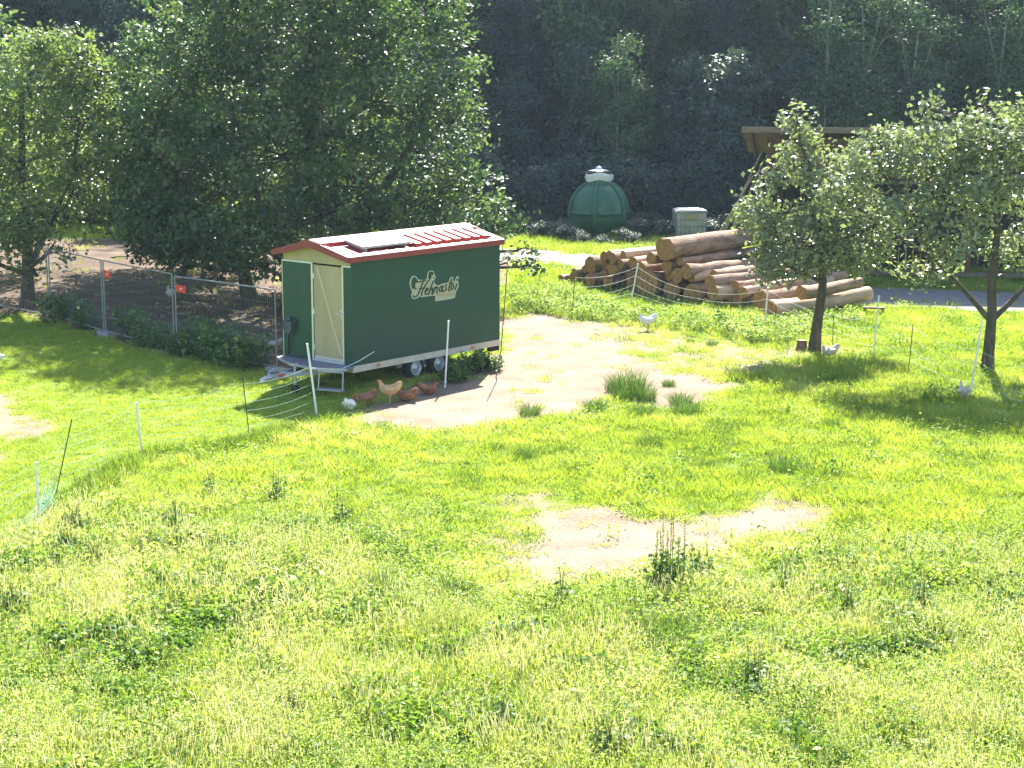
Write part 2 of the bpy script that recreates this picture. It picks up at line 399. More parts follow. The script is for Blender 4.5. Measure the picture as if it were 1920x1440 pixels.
# --- the two fruit trees on the right
R1 = G(1527, 658); r1l = lambda px, py, dy=0.0: tuple(at_depth(px, py, R1.y+dy) - R1)
lob = lambda px, py, dy, rx, ry, rz: (*r1l(px, py, dy), rx, ry, rz)
L1 = [lob(1500,440,0,1.25,1.0,.75), lob(1600,470,.2,1.0,1.0,.6), lob(1420,400,-.1,.5,.6,.6), lob(1500,300,.3,.6,.6,.75), lob(1495,225,.1,.32,.35,.4), lob(1570,380,-.3,.8,.8,.8), lob(1650,420,.4,.6,.7,.6), lob(1480,500,-.5,1.0,.8,.45), lob(1590,330,.5,.5,.6,.7),lob(1440,330,.2,.35,.4,.35)]
mt = tree_meshes(11, [(0,0,-.1),(.03,0,.5),(.10,0,1.1),(.16,.02,1.7),(.08,.1,2.6),(-.1,.1,3.6),(-.3,.1,4.7)], L1, 430, 20, (.17,.17,.12), .135, .35, (.5,.4), .2, 8, .15)
place_tree('apple_tree', mt, R1, 0, 1, 'fruit_leaf', 'bark', 'slender fruit tree with a bare dark trunk beside the log pile', group='fruit trees in the pasture')
R2 = G(1850, 700); r2l = lambda px, py, dy=0.0: tuple(at_depth(px, py, R2.y+dy) - R2)
lob = lambda px, py, dy, rx, ry, rz: (*r2l(px, py, dy), rx, ry, rz)
L2 = [lob(1850,330,0,1.3,1.2,.9), lob(1740,290,.2,1.0,1.0,.75), lob(1640,290,.3,.75,.8,.75), lob(1700,400,-.2,.9,.9,.65), lob(1730,510,.1,.65,.6,.35), lob(1900,240,.3,.9,.9,.7), lob(1845,190,.1,.3,.3,.38), lob(1742,205,.2,.28,.3,.4), lob(1960,400,0,1.0,1.0,.9), lob(1800,450,-.5,.8,.7,.5), lob(1910,470,.4,.7,.8,.4), lob(1990,280,0,.9,.9,.9), lob(1580,370,.5,.55,.6,.6), lob(1840,260,-.5,.8,.7,.6)]
mt = tree_meshes(12, [(0,0,-.1),(.02,0,.5),(.04,0,1.0),(.06,.03,1.45),(.02,.08,2.2),(.1,.1,3.2),(.05,.1,4.5),(.1,.1,5.6)], L2, 620, 20, (.18,.18,.13), .135, .35, (.5,.4), .2, 8, .15,
                 stems=[[(.05,0,1.2),(-.35,.05,1.65),(-.85,.1,2.2),(-1.3,.1,2.6)], [(.06,0,1.25),(.45,.1,1.6),(.95,.15,2.1),(1.4,.2,2.7)]])
place_tree('apple_tree', mt, R2, 0, 1, 'fruit_leaf', 'bark', 'broad fruit tree with forked low limbs in front of the barn', group='fruit trees in the pasture')

# --- the big multi-stemmed tree behind the trailer, the one on the left
B0 = Vector((-5.7, 50.5, 0)); bl = lambda px, py, dy, rx, ry, rz: (*(at_depth(px, py, B0.y+dy)-B0), rx, ry, rz)
LB = [bl(420,170,-1,2.6,2.2,2.0), bl(560,60,0,3.0,2.6,2.2), bl(700,150,-1.2,2.6,2.2,2.0), bl(800,260,-.3,1.9,2.0,1.9), bl(870,380,.2,1.2,1.5,1.5), bl(340,320,-.6,2.2,2.0,1.6),
      bl(530,300,-2.0,2.4,1.6,1.6), bl(660,330,-2.0,2.0,1.5,1.4), bl(400,430,-.4,1.6,1.6,.8), bl(930,430,.3,.8,.9,.9), bl(975,470,.3,.5,.5,.45), bl(300,140,.2,1.7,1.8,1.6), bl(560,-90,.5,3.4,3.0,2.0),
      bl(720,-20,.2,2.4,2.2,1.8), bl(400,-10,.2,2.3,2.2,1.8), bl(830,120,.6,1.0,1.5,1.6), bl(250,250,0,1.0,1.4,1.5), bl(760,420,-.5,1.2,1.2,.6), bl(330,460,-1,1.2,1.2,.55), bl(560,200,2.5,4.5,2.0,3.0), bl(320,420,-2.2,1.5,1.2,.75), bl(450,430,-2.8,1.6,1.2,.7), bl(590,400,-3.0,1.5,1.0,.6), bl(380,475,-2.0,1.3,1.0,.5), bl(500,460,-2.5,1.2,1.0,.45), bl(700,405,-2.0,1.2,1.0,.55), bl(270,380,-1.6,1.2,1.1,.9), bl(860,440,-.6,1.0,1.0,.6), bl(925,500,-.2,.7,.7,.5), bl(985,500,.1,.45,.5,.35), bl(620,455,3,3.5,1.2,.8), bl(330,260,4,2.6,2.0,2.2), bl(480,280,5,2.8,2.0,2.4), bl(650,280,5,2.8,2.0,2.2), bl(260,330,3.5,2.0,2.0,1.4), bl(400,370,3.5,2.2,1.6,1.0), bl(310,480,-1.8,1.0,.9,.5), bl(400,500,-2.2,1.1,.8,.5), bl(480,495,-2.4,1.0,.8,.45), bl(290,440,-1.5,1.0,.9,.6)]  # hidden rear lobes (large positive dy) are added to shade the run
mt = tree_meshes(21, [(0,0,-.1),(.05,0,1.2),(.1,0,2.6),(-.1,.2,4.5),(0,.2,6.8),(.1,.2,9)], LB, 2500, 36, (.23,.23,.15), .155, .45, (.5,.5), .5, 9, .24,
                 stems=[[(-.7,.2,-.1),(-.8,.2,1.2),(-1.5,.1,3),(-2.6,0,5)], [(.8,.1,-.1),(1.0,.1,1.4),(1.9,0,3.2),(2.8,0,4.6)], [(-1.9,.3,-.1),(-2.1,.3,1.0),(-3.2,.1,2.6),(-4.0,0,4)]])
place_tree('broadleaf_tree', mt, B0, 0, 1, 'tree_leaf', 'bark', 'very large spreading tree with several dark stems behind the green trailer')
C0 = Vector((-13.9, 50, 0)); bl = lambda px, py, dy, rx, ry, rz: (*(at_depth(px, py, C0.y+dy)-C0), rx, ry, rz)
LC = [bl(60,160,0,1.7,1.6,1.2), bl(150,220,.3,1.1,1.3,1.4), bl(40,300,-.4,1.6,1.5,1.2), bl(140,350,-.2,1.1,1.2,1.0), bl(-80,220,0,1.8,1.8,2.0), bl(70,400,-.5,1.2,1.1,.6), bl(100,460,-1.4,.6,.5,.3), bl(20,455,-1.2,.7,.6,.35), bl(180,130,.4,.7,.8,.7),bl(-120,380,0,1.3,1.5,1.0), bl(190,300,-.4,.8,.9,1.2), bl(170,420,-.6,.8,.8,.6), bl(30,430,-1.6,1.1,.9,.5), bl(-60,470,-1.5,1.1,1.0,.6), bl(60,500,-1.8,.5,.5,.3), bl(90,100,.5,1.3,1.2,.8), bl(120,330,4.5,1.8,1.6,1.3), bl(0,300,4.5,2.0,1.6,1.5)]  # the last two lobes are added at the back for their shade
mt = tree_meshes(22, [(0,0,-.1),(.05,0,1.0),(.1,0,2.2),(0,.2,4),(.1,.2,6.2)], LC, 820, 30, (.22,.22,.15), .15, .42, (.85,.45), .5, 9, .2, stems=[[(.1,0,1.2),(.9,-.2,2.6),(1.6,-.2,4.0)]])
place_tree('broadleaf_tree', mt, C0, 0, 1, 'tree_leaf_sunlit', 'bark', 'sunlit light green tree overhanging the mesh fence and dirt path')

LD = [(math.cos(a)*r_, math.sin(a)*r_, z_, 1.7, 1.7, 1.1) for a, r_, z_ in ((0,1.3,3.0),(1.3,1.4,3.4),(2.6,1.4,2.8),(3.9,1.3,3.2),(5.2,1.4,3.0),(.6,.9,5.2),(2.7,1.0,5.4),(4.6,1.0,5.0),(0,0,6.9))]  # mostly hidden trees, added to shade the earth behind the mesh fence
md_ = tree_meshes(23, [(0,0,-.1),(.05,0,1.2),(.1,0,3),(0,.1,5),(.05,0,7)], LD, 620, 24, (.26,.26,.18), .19, .4, (.5,.45), .5, 8, .16)
for loc_, rz_, sc_, lb_ in (((-11.0,59.2,0),0,1.05,'added tree behind the large tree, shading the bare earth by the dirt path'), ((-17.6,58.5,0),2.1,1.1,'added tree behind the light green tree, shading the bare earth by the dirt path')):
    place_tree('broadleaf_tree', md_, loc_, rz_, sc_, 'tree_leaf', 'bark', lb_)

# --- the wooded hillside: a few tree shapes, each tree its own thing
def forest_shape(seed, h, wd_, n):
    rng = np.random.default_rng(seed); L = []
    for k in range(11):
        z = h*(.16 + .8*k/10); r = wd_*(1.05-.6*abs(k/10-.4))
        a = rng.random()*6.28; q = rng.random()*wd_*.6
        L.append((q*math.cos(a), q*math.sin(a), z, r*.75, r*.75, h*.12))
    return tree_meshes(seed, [(0,0,-.5),(.1,0,h*.3),(-.1,.1,h*.6),(.1,0,h*.95)], L, n, 18, (.36,.36,.25), .26, .4, (.45,.45), .6, 5, .15+h*.006)
shapes = [forest_shape(31, 13, 2.6, 900), forest_shape(32, 16, 3.0, 1100), forest_shape(33, 10, 2.4, 700), forest_shape(34, 18, 3.4, 1200)]
rng = np.random.default_rng(5); k = 0
FH = (13, 16, 10, 18)
shape_cr = {}
def tinted(i, mt_):                                       # the same crown in another kind of leaf
    if (i, mt_) not in shape_cr:
        c_ = shapes[i][1].copy(); c_.materials.clear(); c_.materials.append(MATS[mt_]); shape_cr[(i, mt_)] = (shapes[i][0], c_)
    return shape_cr[(i, mt_)]
for row, (yy, step, top_) in enumerate(((76.3,2.5,6.2),(80,2.9,8.6),(85,3.2,11.0),(92,4.0,13.5),(101,5.0,16))):
    half_w = yy*.34 + 4
    for x in np.arange(-half_w, half_w, step):
        xx = x + rng.uniform(-.9, .9); y2 = yy + rng.uniform(-1.2, 1.4); i = int(rng.integers(4)); hs = top_*rng.uniform(.72, 1.12)/FH[i]; ws = max(hs, .62)*rng.uniform(.85, 1.2)
        mt_ = ('forest_leaf', 'forest_leaf', 'forest_leaf_olive', 'forest_leaf_green')[rng.integers(4)]
        place_tree('forest_tree', tinted(i, mt_), (xx, y2, float(ground_z(xx, y2))), rng.uniform(0, 6.28), (ws, ws, hs), mt_, 'pale_bark' if rng.random() < .35 else 'bark',
                   {'forest_leaf':'dark blue-green tree on the shaded wooded slope','forest_leaf_olive':'dull olive-leaved tree on the shaded wooded slope','forest_leaf_green':'mid green leafy tree on the shaded wooded slope'}[mt_], group='trees on the wooded slope')
thin = [tree_meshes(s_, [(0,0,-.4),(.15,0,3.5),(-.1,.1,7),(.25,0,12)], [(rng.normal(0,1.0),rng.normal(0,.6),3.2+1.15*j,1.5,1.1,.8) for j in range(8)], 330, 14, (.3,.3,.24), .2, .2, (.5,.4), .6, 5, .075) for s_ in (51,52)]
for px_, s_ in ((1530,.8),(1600,.85),(1690,.8),(1850,.85),(1930,.8),(1150,.65)):
    xx = (px_-960)/FPX*75.5; place_tree('slender_tree', thin[px_//10 % 2], (xx, 74.2+rng.uniform(-.4,.4), 0), rng.uniform(0,6.28), s_, 'forest_leaf_green', 'pale_bark', 'slender pale-stemmed young tree with thin foliage at the edge of the wood', group='slender trees at the wood edge')
# shrubs at the foot of the wood
sh = []
for s_ in (41, 42, 43):
    rg = np.random.default_rng(s_)
    L = [(rg.normal(0,.5), rg.normal(0,.5), .5+.45*j, .85, .85, .5) for j in range(4)]
    sh.append(tree_meshes(s_, [(0,0,-.2),(0,0,.6),(.1,0,1.5)], L, 260, 16, (.2,.2,.17), .15, .35, (.45,.35), .4, 6, .05))
shrub_label = 'dark leafy shrub at the foot of the wooded slope behind the tanks'
for x in np.arange(-24, 27, 1.7):
    xx = x + rng.uniform(-.6,.6); y2 = 73.6 + rng.uniform(-1, .8); s = rng.uniform(.8, 1.5)
    place_tree('shrub', sh[rng.integers(3)], (xx, y2, float(ground_z(xx,y2))), rng.uniform(0,6.28), s, 'forest_leaf', 'bark', shrub_label, 'shrub', 'shrubs along the foot of the wood')

for px_, py_, s_ in ((985,436,.55),(1020,446,.45),(1052,450,.5),(1085,456,.32),(1172,456,.35),(1195,446,.5),(1215,438,.55),(1240,446,.45),(1335,448,.5),(1362,446,.6),(1395,440,.7),(1130,458,.25),(960,430,.7)):
    place_tree('bramble_bush', sh[rng.integers(3)], G(px_,py_), rng.uniform(0,6.28), (s_,s_,s_*.62), 'forest_leaf_green', 'bark', 'low dark bramble bush around the tank and container', 'bush', 'bramble bushes round the tank')

# ------------------------------------------------------------------ grass and weeds (nobody could count them)
def blade_clump(name, n, radius, h, wdt, lean, seed, heads=0.0, mat='grass_blade'):
    rg = np.random.default_rng(seed); V = []; F = []; T = []
    for i in range(n):
        a = rg.random()*6.283; r = radius*math.sqrt(rg.random()); x, y = r*math.cos(a), r*math.sin(a)
        hh = h*rg.uniform(.5, 1.15); b_ = rg.random()*6.283; ln = lean*hh*rg.uniform(.2, 1.2)
        dx, dy = math.cos(b_)*ln + x*.5, math.sin(b_)*ln + y*.5
        c = rg.random()*6.283; wx, wy = math.cos(c)*wdt/2*rg.uniform(.7,1.3), math.sin(c)*wdt/2
        o = len(V)
        V += [(x-wx,y-wy,0),(x+wx,y+wy,0),(x+dx*.4-wx*.8,y+dy*.4-wy*.8,hh*.6),(x+dx*.4+wx*.8,y+dy*.4+wy*.8,hh*.6),(x+dx,y+dy,hh*rg.uniform(.85,1))]
        F += [(o,o+1,o+3),(o,o+3,o+2),(o+2,o+3,o+4)]
        tt = rg.normal(0, .10); T += [tt]*5
        if rg.random() < heads:
            o = len(V); q = (x+dx, y+dy, hh); e = wdt*.9
            V += [(q[0]-e,q[1],q[2]-.03),(q[0]+e,q[1],q[2]-.03),(q[0],q[1]+e,q[2]-.03),(q[0],q[1],q[2]+.07)]
            F += [(o,o+1,o+3),(o+1,o+2,o+3),(o+2,o,o+3)]; T += [.28]*4
    o = bpy.data.objects.new(name, np_mesh(name, V, F, {'tint': T})); o.data.materials.append(MATS[mat]); return o
def leaf_clump(name, n, radius, h, size, seed, mat='weed_leaf'):
    rg = np.random.default_rng(seed)
    C = np.stack([rg.normal(0, radius*.5, n), rg.normal(0, radius*.5, n), rg.uniform(.02, 1, n)*h], 1)
    V, F, T = leaves_at(C, 1, (.01,.01,.01), size, rg, np.zeros(n), .2, .4)
    T = np.repeat(rg.normal(0, .14, n), 4)
    o = bpy.data.objects.new(name, np_mesh(name, V, F, {'tint': T})); o.data.materials.append(MATS[mat]); return o

def scatter(name, sources, P, idx, scl, rot, tint, label, cat):
    """one 'stuff' object: a cloud of points that carries tufts"""
    col = bpy.data.collections.new(name+'_tufts')
    for i, s in enumerate(sources): s.name = '%03d_%s' % (i, s.name); col.objects.link(s)
    me = bpy.data.meshes.new(name); me.vertices.add(len(P)); me.vertices.foreach_set('co', np.asarray(P, np.float32).ravel())
    for n_, v, ty in (('pick', idx, 'INT'), ('size', scl, 'FLOAT'), ('turn', rot, 'FLOAT_VECTOR'), ('tint', tint, 'FLOAT')):
        a = me.attributes.new(n_, ty, 'POINT')
        a.data.foreach_set('vector' if ty == 'FLOAT_VECTOR' else 'value', np.asarray(v, np.int32 if ty == 'INT' else np.float32).ravel())
    o = obj(name, me); tag(o, label, cat, kind='stuff')
    g = bpy.data.node_groups.new(name, 'GeometryNodeTree')
    g.interface.new_socket('Geometry', in_out='INPUT', socket_type='NodeSocketGeometry'); g.interface.new_socket('Geometry', in_out='OUTPUT', socket_type='NodeSocketGeometry')
    N = g.nodes; gi = N.new('NodeGroupInput'); go = N.new('NodeGroupOutput')
    ci = N.new('GeometryNodeCollectionInfo'); ci.inputs[0].default_value = col; ci.inputs['Separate Children'].default_value = True; ci.inputs['Reset Children'].default_value = True
    ip = N.new('GeometryNodeInstanceOnPoints'); ip.inputs['Pick Instance'].default_value = True
    def na(nm, ty):
        q = N.new('GeometryNodeInputNamedAttribute'); q.data_type = ty; q.inputs[0].default_value = nm; return q.outputs[0]
    g.links.new(gi.outputs[0], ip.inputs['Points']); g.links.new(ci.outputs[0], ip.inputs['Instance'])
    g.links.new(na('pick','INT'), ip.inputs['Instance Index']); g.links.new(na('size','FLOAT'), ip.inputs['Scale']); g.links.new(na('turn','FLOAT_VECTOR'), ip.inputs['Rotation'])
    g.links.new(ip.outputs[0], go.inputs[0])
    md = o.modifiers.new('tufts', 'NODES'); md.node_group = g
    return o

# where it grows
rg = np.random.default_rng(77)
def sample(y0, y1, dens, margin=1.22):
    n = int((y1-y0)*(y0+y1)*.5*.582*margin*dens); y = np.sqrt(rg.uniform(y0*y0, y1*y1, n)); x = rg.uniform(-.5, .5, n)*.582*margin*y*1.02
    return x, y
X = []; 
for a, b_, d in ((15.2,22,100),(22,28,80),(28,36,62),(36,46,48),(46,58,34),(58,74,14)):
    X.append(np.stack(sample(a, b_, d), 1))
XY = np.concatenate(X); x, y = XY.T
bv = bare(x, y)
keep = rg.random(len(x)) > np.clip(bv*1.04, 0, .985)
x, y, bv = x[keep], y[keep], bv[keep]
N_ = len(x)
LAWN = Pg([(-400,640),(20,592),(95,606),(197,636),(330,670),(523,705),(660,760),(610,790),(470,828),(265,856),(170,905),(70,990),(-400,1200)])   # mown side of the net
lawn = sdist(LAWN, x, y) > 0
right_lawn = (y > 40) & (x > 5) & (y < 53)
n_big = fbm(x, y, .22, 1); n_mid = fbm(x, y, .8, 5); n_fine = noise2(x, y, 2.6, 11)
meadow = np.clip((27.5 + 2.5*(noise2(x, y, .3)-.5) - y)/3, 0, 1)*(~lawn)            # the uncut strip near the house
edge_left = np.clip(1 - np.abs(sdist(LAWN, x, y))/1.6, 0, 1)*(~lawn)                 # taller grass along the net
edge_left *= np.clip((-5.6 - x)/1.2, 0, 1)
tall = np.clip(meadow*(.15+.55*n_mid) + .55*edge_left*(y < 36), 0, 1)
patch = np.clip(1 + np.maximum(sdist(Z_PATCH, x, y), sdist(Z_WORN, x, y))/1.1, 0, 1)
under = sdist([(-4.9,36.2),(-3.2,36.9),(.4,41.0),(-1.4,42.6),(-5.9,39.2)], x, y) > 0
tall *= 1-patch
far = y > 57
pick = np.zeros(N_, int); r_ = rg.random(N_); r2 = rg.random(N_)
pick[:] = np.where(r_ < .5, 0, 1)                            # short
med = (~lawn) & (n_mid + .25*n_fine > .60); pick[med] = np.where(r_[med] < .5, 2, 1)
ml = (~lawn) & (r2 < .05 + .62*meadow*(1-.6*patch)); pick[ml] = 7+rg.integers(0, 2, ml.sum())      # small-leaved herbs
pan = (~lawn) & (rg.random(N_) < 1.1*meadow*np.clip((fbm(x, y, .42, 33)-.48)*4, 0, .30)*(1-patch)); pick[pan] = 9+rg.integers(0, 2, pan.sum())
tl = rg.random(N_) < tall*.38; pick[tl] = np.where(rg.random(tl.sum()) < .55, 3, 4)
weedy = fbm(x, y, .6, 21)
lf = (~lawn) & (rg.random(N_) < np.clip((weedy-.53)*3.5, .0, .42)*(.03+.97*meadow)*(1-patch)); pick[lf] = 5+rg.integers(0, 2, lf.sum())
scl = rg.uniform(.7, 1.3, N_)*(.65 + .8*n_mid)
scl[lawn] = rg.uniform(.6, .95, lawn.sum())
scl *= np.where(far, 1.3, 1.0)*np.where(under, .7, 1)
tint = .60 + .25*(n_big-.5) + (.34+.26*meadow)*(n_mid-.5) + (.30+.15*meadow)*(n_fine-.5) + rg.normal(0, .08, N_) + .13*meadow + .12*bv
tint[lf] -= .14; tint[ml] += .02; tint[pan] = rg.normal(.82, .06, pan.sum()); scl[lf] *= .85
tint[lawn] = .58 + .22*(n_mid[lawn]-.5) + .18*(n_fine[lawn]-.5) + rg.normal(0, .03, lawn.sum())
tint += .12*edge_left*(y < 34)
NETL = [G(*p_)[:2] for p_ in ((100,950),(170,905),(265,856),(470,828),(600,788))]
dn = np.full(N_, 9.0)
for (ax, ay), (bx, by) in zip(NETL[:-1], NETL[1:]):
    tt_ = np.clip(((x-ax)*(bx-ax)+(y-ay)*(by-ay))/((bx-ax)**2+(by-ay)**2), 0, 1); dn = np.minimum(dn, np.hypot(x-ax-tt_*(bx-ax), y-ay-tt_*(by-ay)))
spot = (~lawn) & (noise2(x, y, 3.1, 51) > .86) & (rg.random(N_) < .75) & (patch < .5); pick[spot] = np.where(meadow[spot] > .5, 5, 2); scl[spot] = rg.uniform(1.0, 1.6, spot.sum()); tint[spot] = rg.normal(.24, .08, spot.sum())   # dark tussocks
strip = (dn < .22+.25*n_fine) & (~lawn)                       # uncut dark strip under the net
pick[strip] = 2; scl[strip] = rg.uniform(1.1, 1.7, strip.sum()); tint[strip] = rg.normal(.24, .07, strip.sum())
tint = np.clip(tint, .10, .97)
turn = np.stack([rg.normal(0, .15, N_), rg.normal(0, .15, N_), rg.uniform(0, 6.283, N_)], 1)
src = [blade_clump('short_tuft', 50, .16, .07, .011, .9, 1), blade_clump('short_tuft', 44, .17, .09, .010, 1.0, 2), blade_clump('mid_tuft', 46, .16, .15, .010, .8, 3),
       blade_clump('tall_tuft', 34, .17, .25, .007, .7, 4, .25), blade_clump('tall_tuft', 28, .16, .32, .006, .6, 5, .45), leaf_clump('weed', 60, .24, .17, .056, 6), leaf_clump('weed', 54, .26, .25, .068, 7),
       leaf_clump('herb', 60, .22, .13, .038, 8), leaf_clump('herb', 52, .22, .19, .044, 9), leaf_clump('panicle', 110, .24, .30, .024, 10), leaf_clump('panicle', 90, .24, .36, .026, 11)]
scatter('meadow_grass', src, np.stack([x, y, ground_z(x, y)], 1), pick, scl, turn, tint, 'sunlit pasture grass and meadow weeds covering the field', 'grass')

# ------------------------------------------------------------------ the green trailer coop
TO = Vector((-3.454, 37.593, .6)); TL, TW = 4.92, 2.184
T = thing('coop_trailer', TO, 0, 'dark green mobile chicken coop trailer with red roof on twin wheels', 'trailer')
T.rotation_euler = (math.radians(-.14), math.radians(.39), math.radians(50.05))
RID, EAV = 2.60, 2.345                       # underside of the roof at ridge and eave
roofz = lambda yy: RID - (RID-EAV)*abs(yy-TW/2)/(TW/2+.10)
MB().box((0,0,0),(TL,.04,2.33)).build('side_wall', MATS['green_panel'], T)
MB().box((0,TW-.04,0),(TL,TW,2.33)).build('side_wall', MATS['green_panel'], T)
MB().prism([(TL-.04,.04,0),(TL-.04,TW-.04,0),(TL-.04,TW-.04,2.33),(TL-.04,TW/2,2.57),(TL-.04,.04,2.33)], (.038,0,0)).build('rear_wall', MATS['green_panel'], T)
MB().box((0.002,1.25,0),(.04,TW-.04,2.15)).build('front_panel', MATS['green_panel'], T)
MB().box((0.002,.04,0),(.04,.25,2.15)).build('front_panel', MATS['green_panel'], T)
MB().prism([(.004,.04,2.17),(.004,TW-.04,2.17),(.004,TW-.04,2.34),(.004,TW/2,2.575),(.004,.04,2.34)], (.03,0,0)).build('gable_panel', MATS['door_wood'], T)
MB().box((.3,.05,-.03),(TL-.05,TW-.05,.0)).build('floor_deck', MATS['dark_plate'], T)
dr = MB().box((.012,.30,.06),(.045,1.19,2.13)).build('door', MATS['door_wood'], T)
surf('brace_wood', (.50,.43,.27), (.58,.50,.33), 3, .55, .35)
MB().beam((.007,1.06,2.06),(.007,.36,.2),.05,.012,(1,0,0)).build('brace', MATS['brace_wood'], dr)
MB().box((.004,.31,.06),(.012,1.18,.11)).build('kick_plate', MATS['aluminium'], dr)
MB().tube([(.01,.345,1.12),(-.045,.345,1.12),(-.05,.37,1.12),(-.05,.46,1.115)],.011,8).box((.0,.325,1.03),(.012,.365,1.21)).build('handle', MATS['aluminium'], dr)
for hz in (.31, 1.1, 1.88): MB().box((-.004,1.17,hz-.06),(.012,1.215,hz+.06)).build('hinge', MATS['aluminium'], dr)
fr = MB().box((-.008,1.205,.0),(.03,1.255,2.17)).build('door_frame', MATS['aluminium'], T)
MB().box((-.008,.255,.0),(.03,.298,2.17)).build('door_frame', MATS['aluminium'], T)
MB().box((-.010,1.257,2.145),(.03,TW+.004,2.175)).build('trim_strip', MATS['white_plastic'], T)
MB().box((-.010,.03,2.145),(.03,.253,2.175)).build('trim_strip', MATS['white_plastic'], T)
MB().box((-.006,TW-.012,0),(.002,TW+.006,2.14)).build('corner_trim', MATS['aluminium'], T)
MB().box((-.006,.30,0.0),(.03,1.20,.055)).build('door_sill', MATS['aluminium'], T)
# grey weather hood with its cable, left of the door
hd = MB()
hd.prism([(-.004,1.76,.86),(-.004,2.10,.86),(-.004,2.12,.62),(-.004,2.02,.50),(-.004,1.86,.50),(-.004,1.78,.62)], (-.05,0,0))
hd.prism([(-.05,1.80,.84),(-.05,2.07,.84),(-.05,2.08,.64),(-.05,1.99,.55),(-.05,1.88,.55),(-.05,1.81,.64)], (-.07,0,-.02))
hd.box((-.10,1.86,.84),(-.02,1.98,.90))
h_ = hd.build('socket_hood', MATS['grey_plastic'], T)
MB().tube([(-.05,1.95,.52),(-.06,1.97,.35),(-.03,1.99,.2),(-.03,2.02,.05)],.016,6).build('cable', MATS['black_plastic'], h_)

# roof: two slopes, ridge cap, raised ribs, trims and fascia boards
x0, x1 = -.19, TL+.02
def slope(side, a, b, xa, xb, lift, th):
    """slab on one slope between distances a..b from the ridge"""
    P = []
    for d in (a, b):
        yy = TW/2 - d if side < 0 else TW/2 + d
        P.append((yy, roofz(yy)+lift))
    (ya, za), (yb, zb) = P
    poly = [(xa,ya,za),(xa,yb,zb),(xa,yb,zb+th),(xa,ya,za+th)]
    if side > 0: poly = poly[::-1]
    return MB().prism(poly, (xb-xa,0,0))
hw = TW/2 + .10
roof = slope(-1, 0, hw, x0+.02, x1-.02, 0, .02).build('roof', MATS['roof_red'], T)
slope(1, 0, hw, x0+.02, x1-.02, 0, .02).build('roof_slope', MATS['roof_red'], roof)
for sd_ in (-1, 1):
    slope(sd_, .0, .34, x0, x1, .02, .085).build('ridge_cap', MATS['roof_red'], roof)
    slope(sd_, hw-.14, hw+.015, x0, x1, .02, .035).build('eave_trim', MATS['roof_red'], roof)
    slope(sd_, .34, hw-.14, x0, x0+.14, .02, .035).build('gable_trim', MATS['roof_red'], roof)
    slope(sd_, .34, hw-.14, x1-.14, x1, .02, .035).build('gable_trim', MATS['roof_red'], roof)
    for k in range(13):
        xr = .42 + k*.333
        if sd_ > 0 or xr > 2.0 or xr < .3: slope(sd_, .345, hw-.145, xr, xr+.18, .02, .11).build('roof_rib', MATS['roof_red'], roof)
        else: slope(sd_, .98, hw-.14, xr, xr+.12, .02, .03).build('roof_rib', MATS['roof_red'], roof)
    ye = TW/2 - hw-.015 if sd_ < 0 else TW/2 + hw + .015
    MB().box((x0, min(ye, ye+.022*sd_), EAV-.075),(x1, max(ye, ye+.022*sd_), EAV+.045)).build('fascia', MATS['fascia_red'], roof)
    for xf in (x0-.022, x1):
        yv = TW/2
        P = [(xf,yv,RID-.075),(xf,ye,EAV-.075),(xf,ye,EAV+.05),(xf,yv,RID+.095)]
        MB().prism(P if sd_ > 0 else P[::-1], (.022,0,0)).build('barge_board', MATS['fascia_red'], roof)
sp = slope(-1, .36, .95, .50, 2.02, .125, .03).build('solar_panel', MATS['solar_glass'], roof)
slope(-1, .35, .965, .485, 2.035, .115, .012).build('panel_frame', MATS['aluminium'], sp)
for xx in (.62, 1.85): slope(-1, .38, .92, xx, xx+.04, .022, .092).build('bracket', MATS['galvanised'], sp)

# chassis, drawbar, platform, step, wheels
for yy in (-.012, TW-.04): MB().box((0.0,yy,-.145),(TL+.01,yy+.05,-.004)).build('chassis_rail', MATS['rail_metal'], T)
MB().box((TL-.05,.05,-.18),(TL,TW-.05,-.04)).build('cross_member', MATS['galvanised'], T)
MB().box((.02,.05,-.145),(.07,TW-.05,-.035)).build('cross_member', MATS['rail_metal'], T)
MB().box((TL-.34,-.006,-.26),(TL-.02,.10,-.150)).build('tail_box', MATS['dark_wood'], T)
for xx in (.78, 3.92): MB().box((xx-.05,-.020,-.105),(xx+.05,-.0125,-.045)).build('side_reflector', MATS['reflector_red'], T)
plat = MB().prism([(0,TW+.02,-.03),(-.17,TW+.02,-.03),(-.58,1.35,-.03),(-.62,.38,-.03),(-.30,-.10,-.03),(0,-.06,-.03)], (0,0,.03)).build('platform', MATS['dark_plate'], T)
MB().beam((-.175,TW+.03,-.03),(-.59,1.35,-.03),.03,.05).beam((-.59,1.36,-.03),(-.635,.37,-.03),.03,.05).beam((-.635,.38,-.03),(-.30,-.12,-.03),.03,.05).build('platform_edge', MATS['galvanised'], plat)
st = MB()
st.tube([(-.62,.40,-.06),(-.64,.42,-.42),(-.66,.42,-.44)],.016,8).tube([(-.40,-.10,-.06),(-.44,-.12,-.42),(-.46,-.12,-.44)],.016,8)
st.beam((-.61,.42,-.07),(-.40,-.12,-.07),.03,.03)
step_ = st.build('step', MATS['galvanised'], T)
MB().prism([(-.55,.46,-.47),(-.72,.40,-.47),(-.54,-.17,-.47),(-.37,-.11,-.47)], (0,0,.035)).build('tread', MATS['galvanised'], step_)
dm = MB()
dm.beam((.9,.35,-.15),(-1.05,1.04,-.17),.06,.10).beam((.9,1.83,-.15),(-1.05,1.14,-.17),.06,.10).beam((-.95,1.09,-.17),(-1.42,1.09,-.17),.10,.11)
db = dm.build('drawbar', MATS['galvanised'], T)
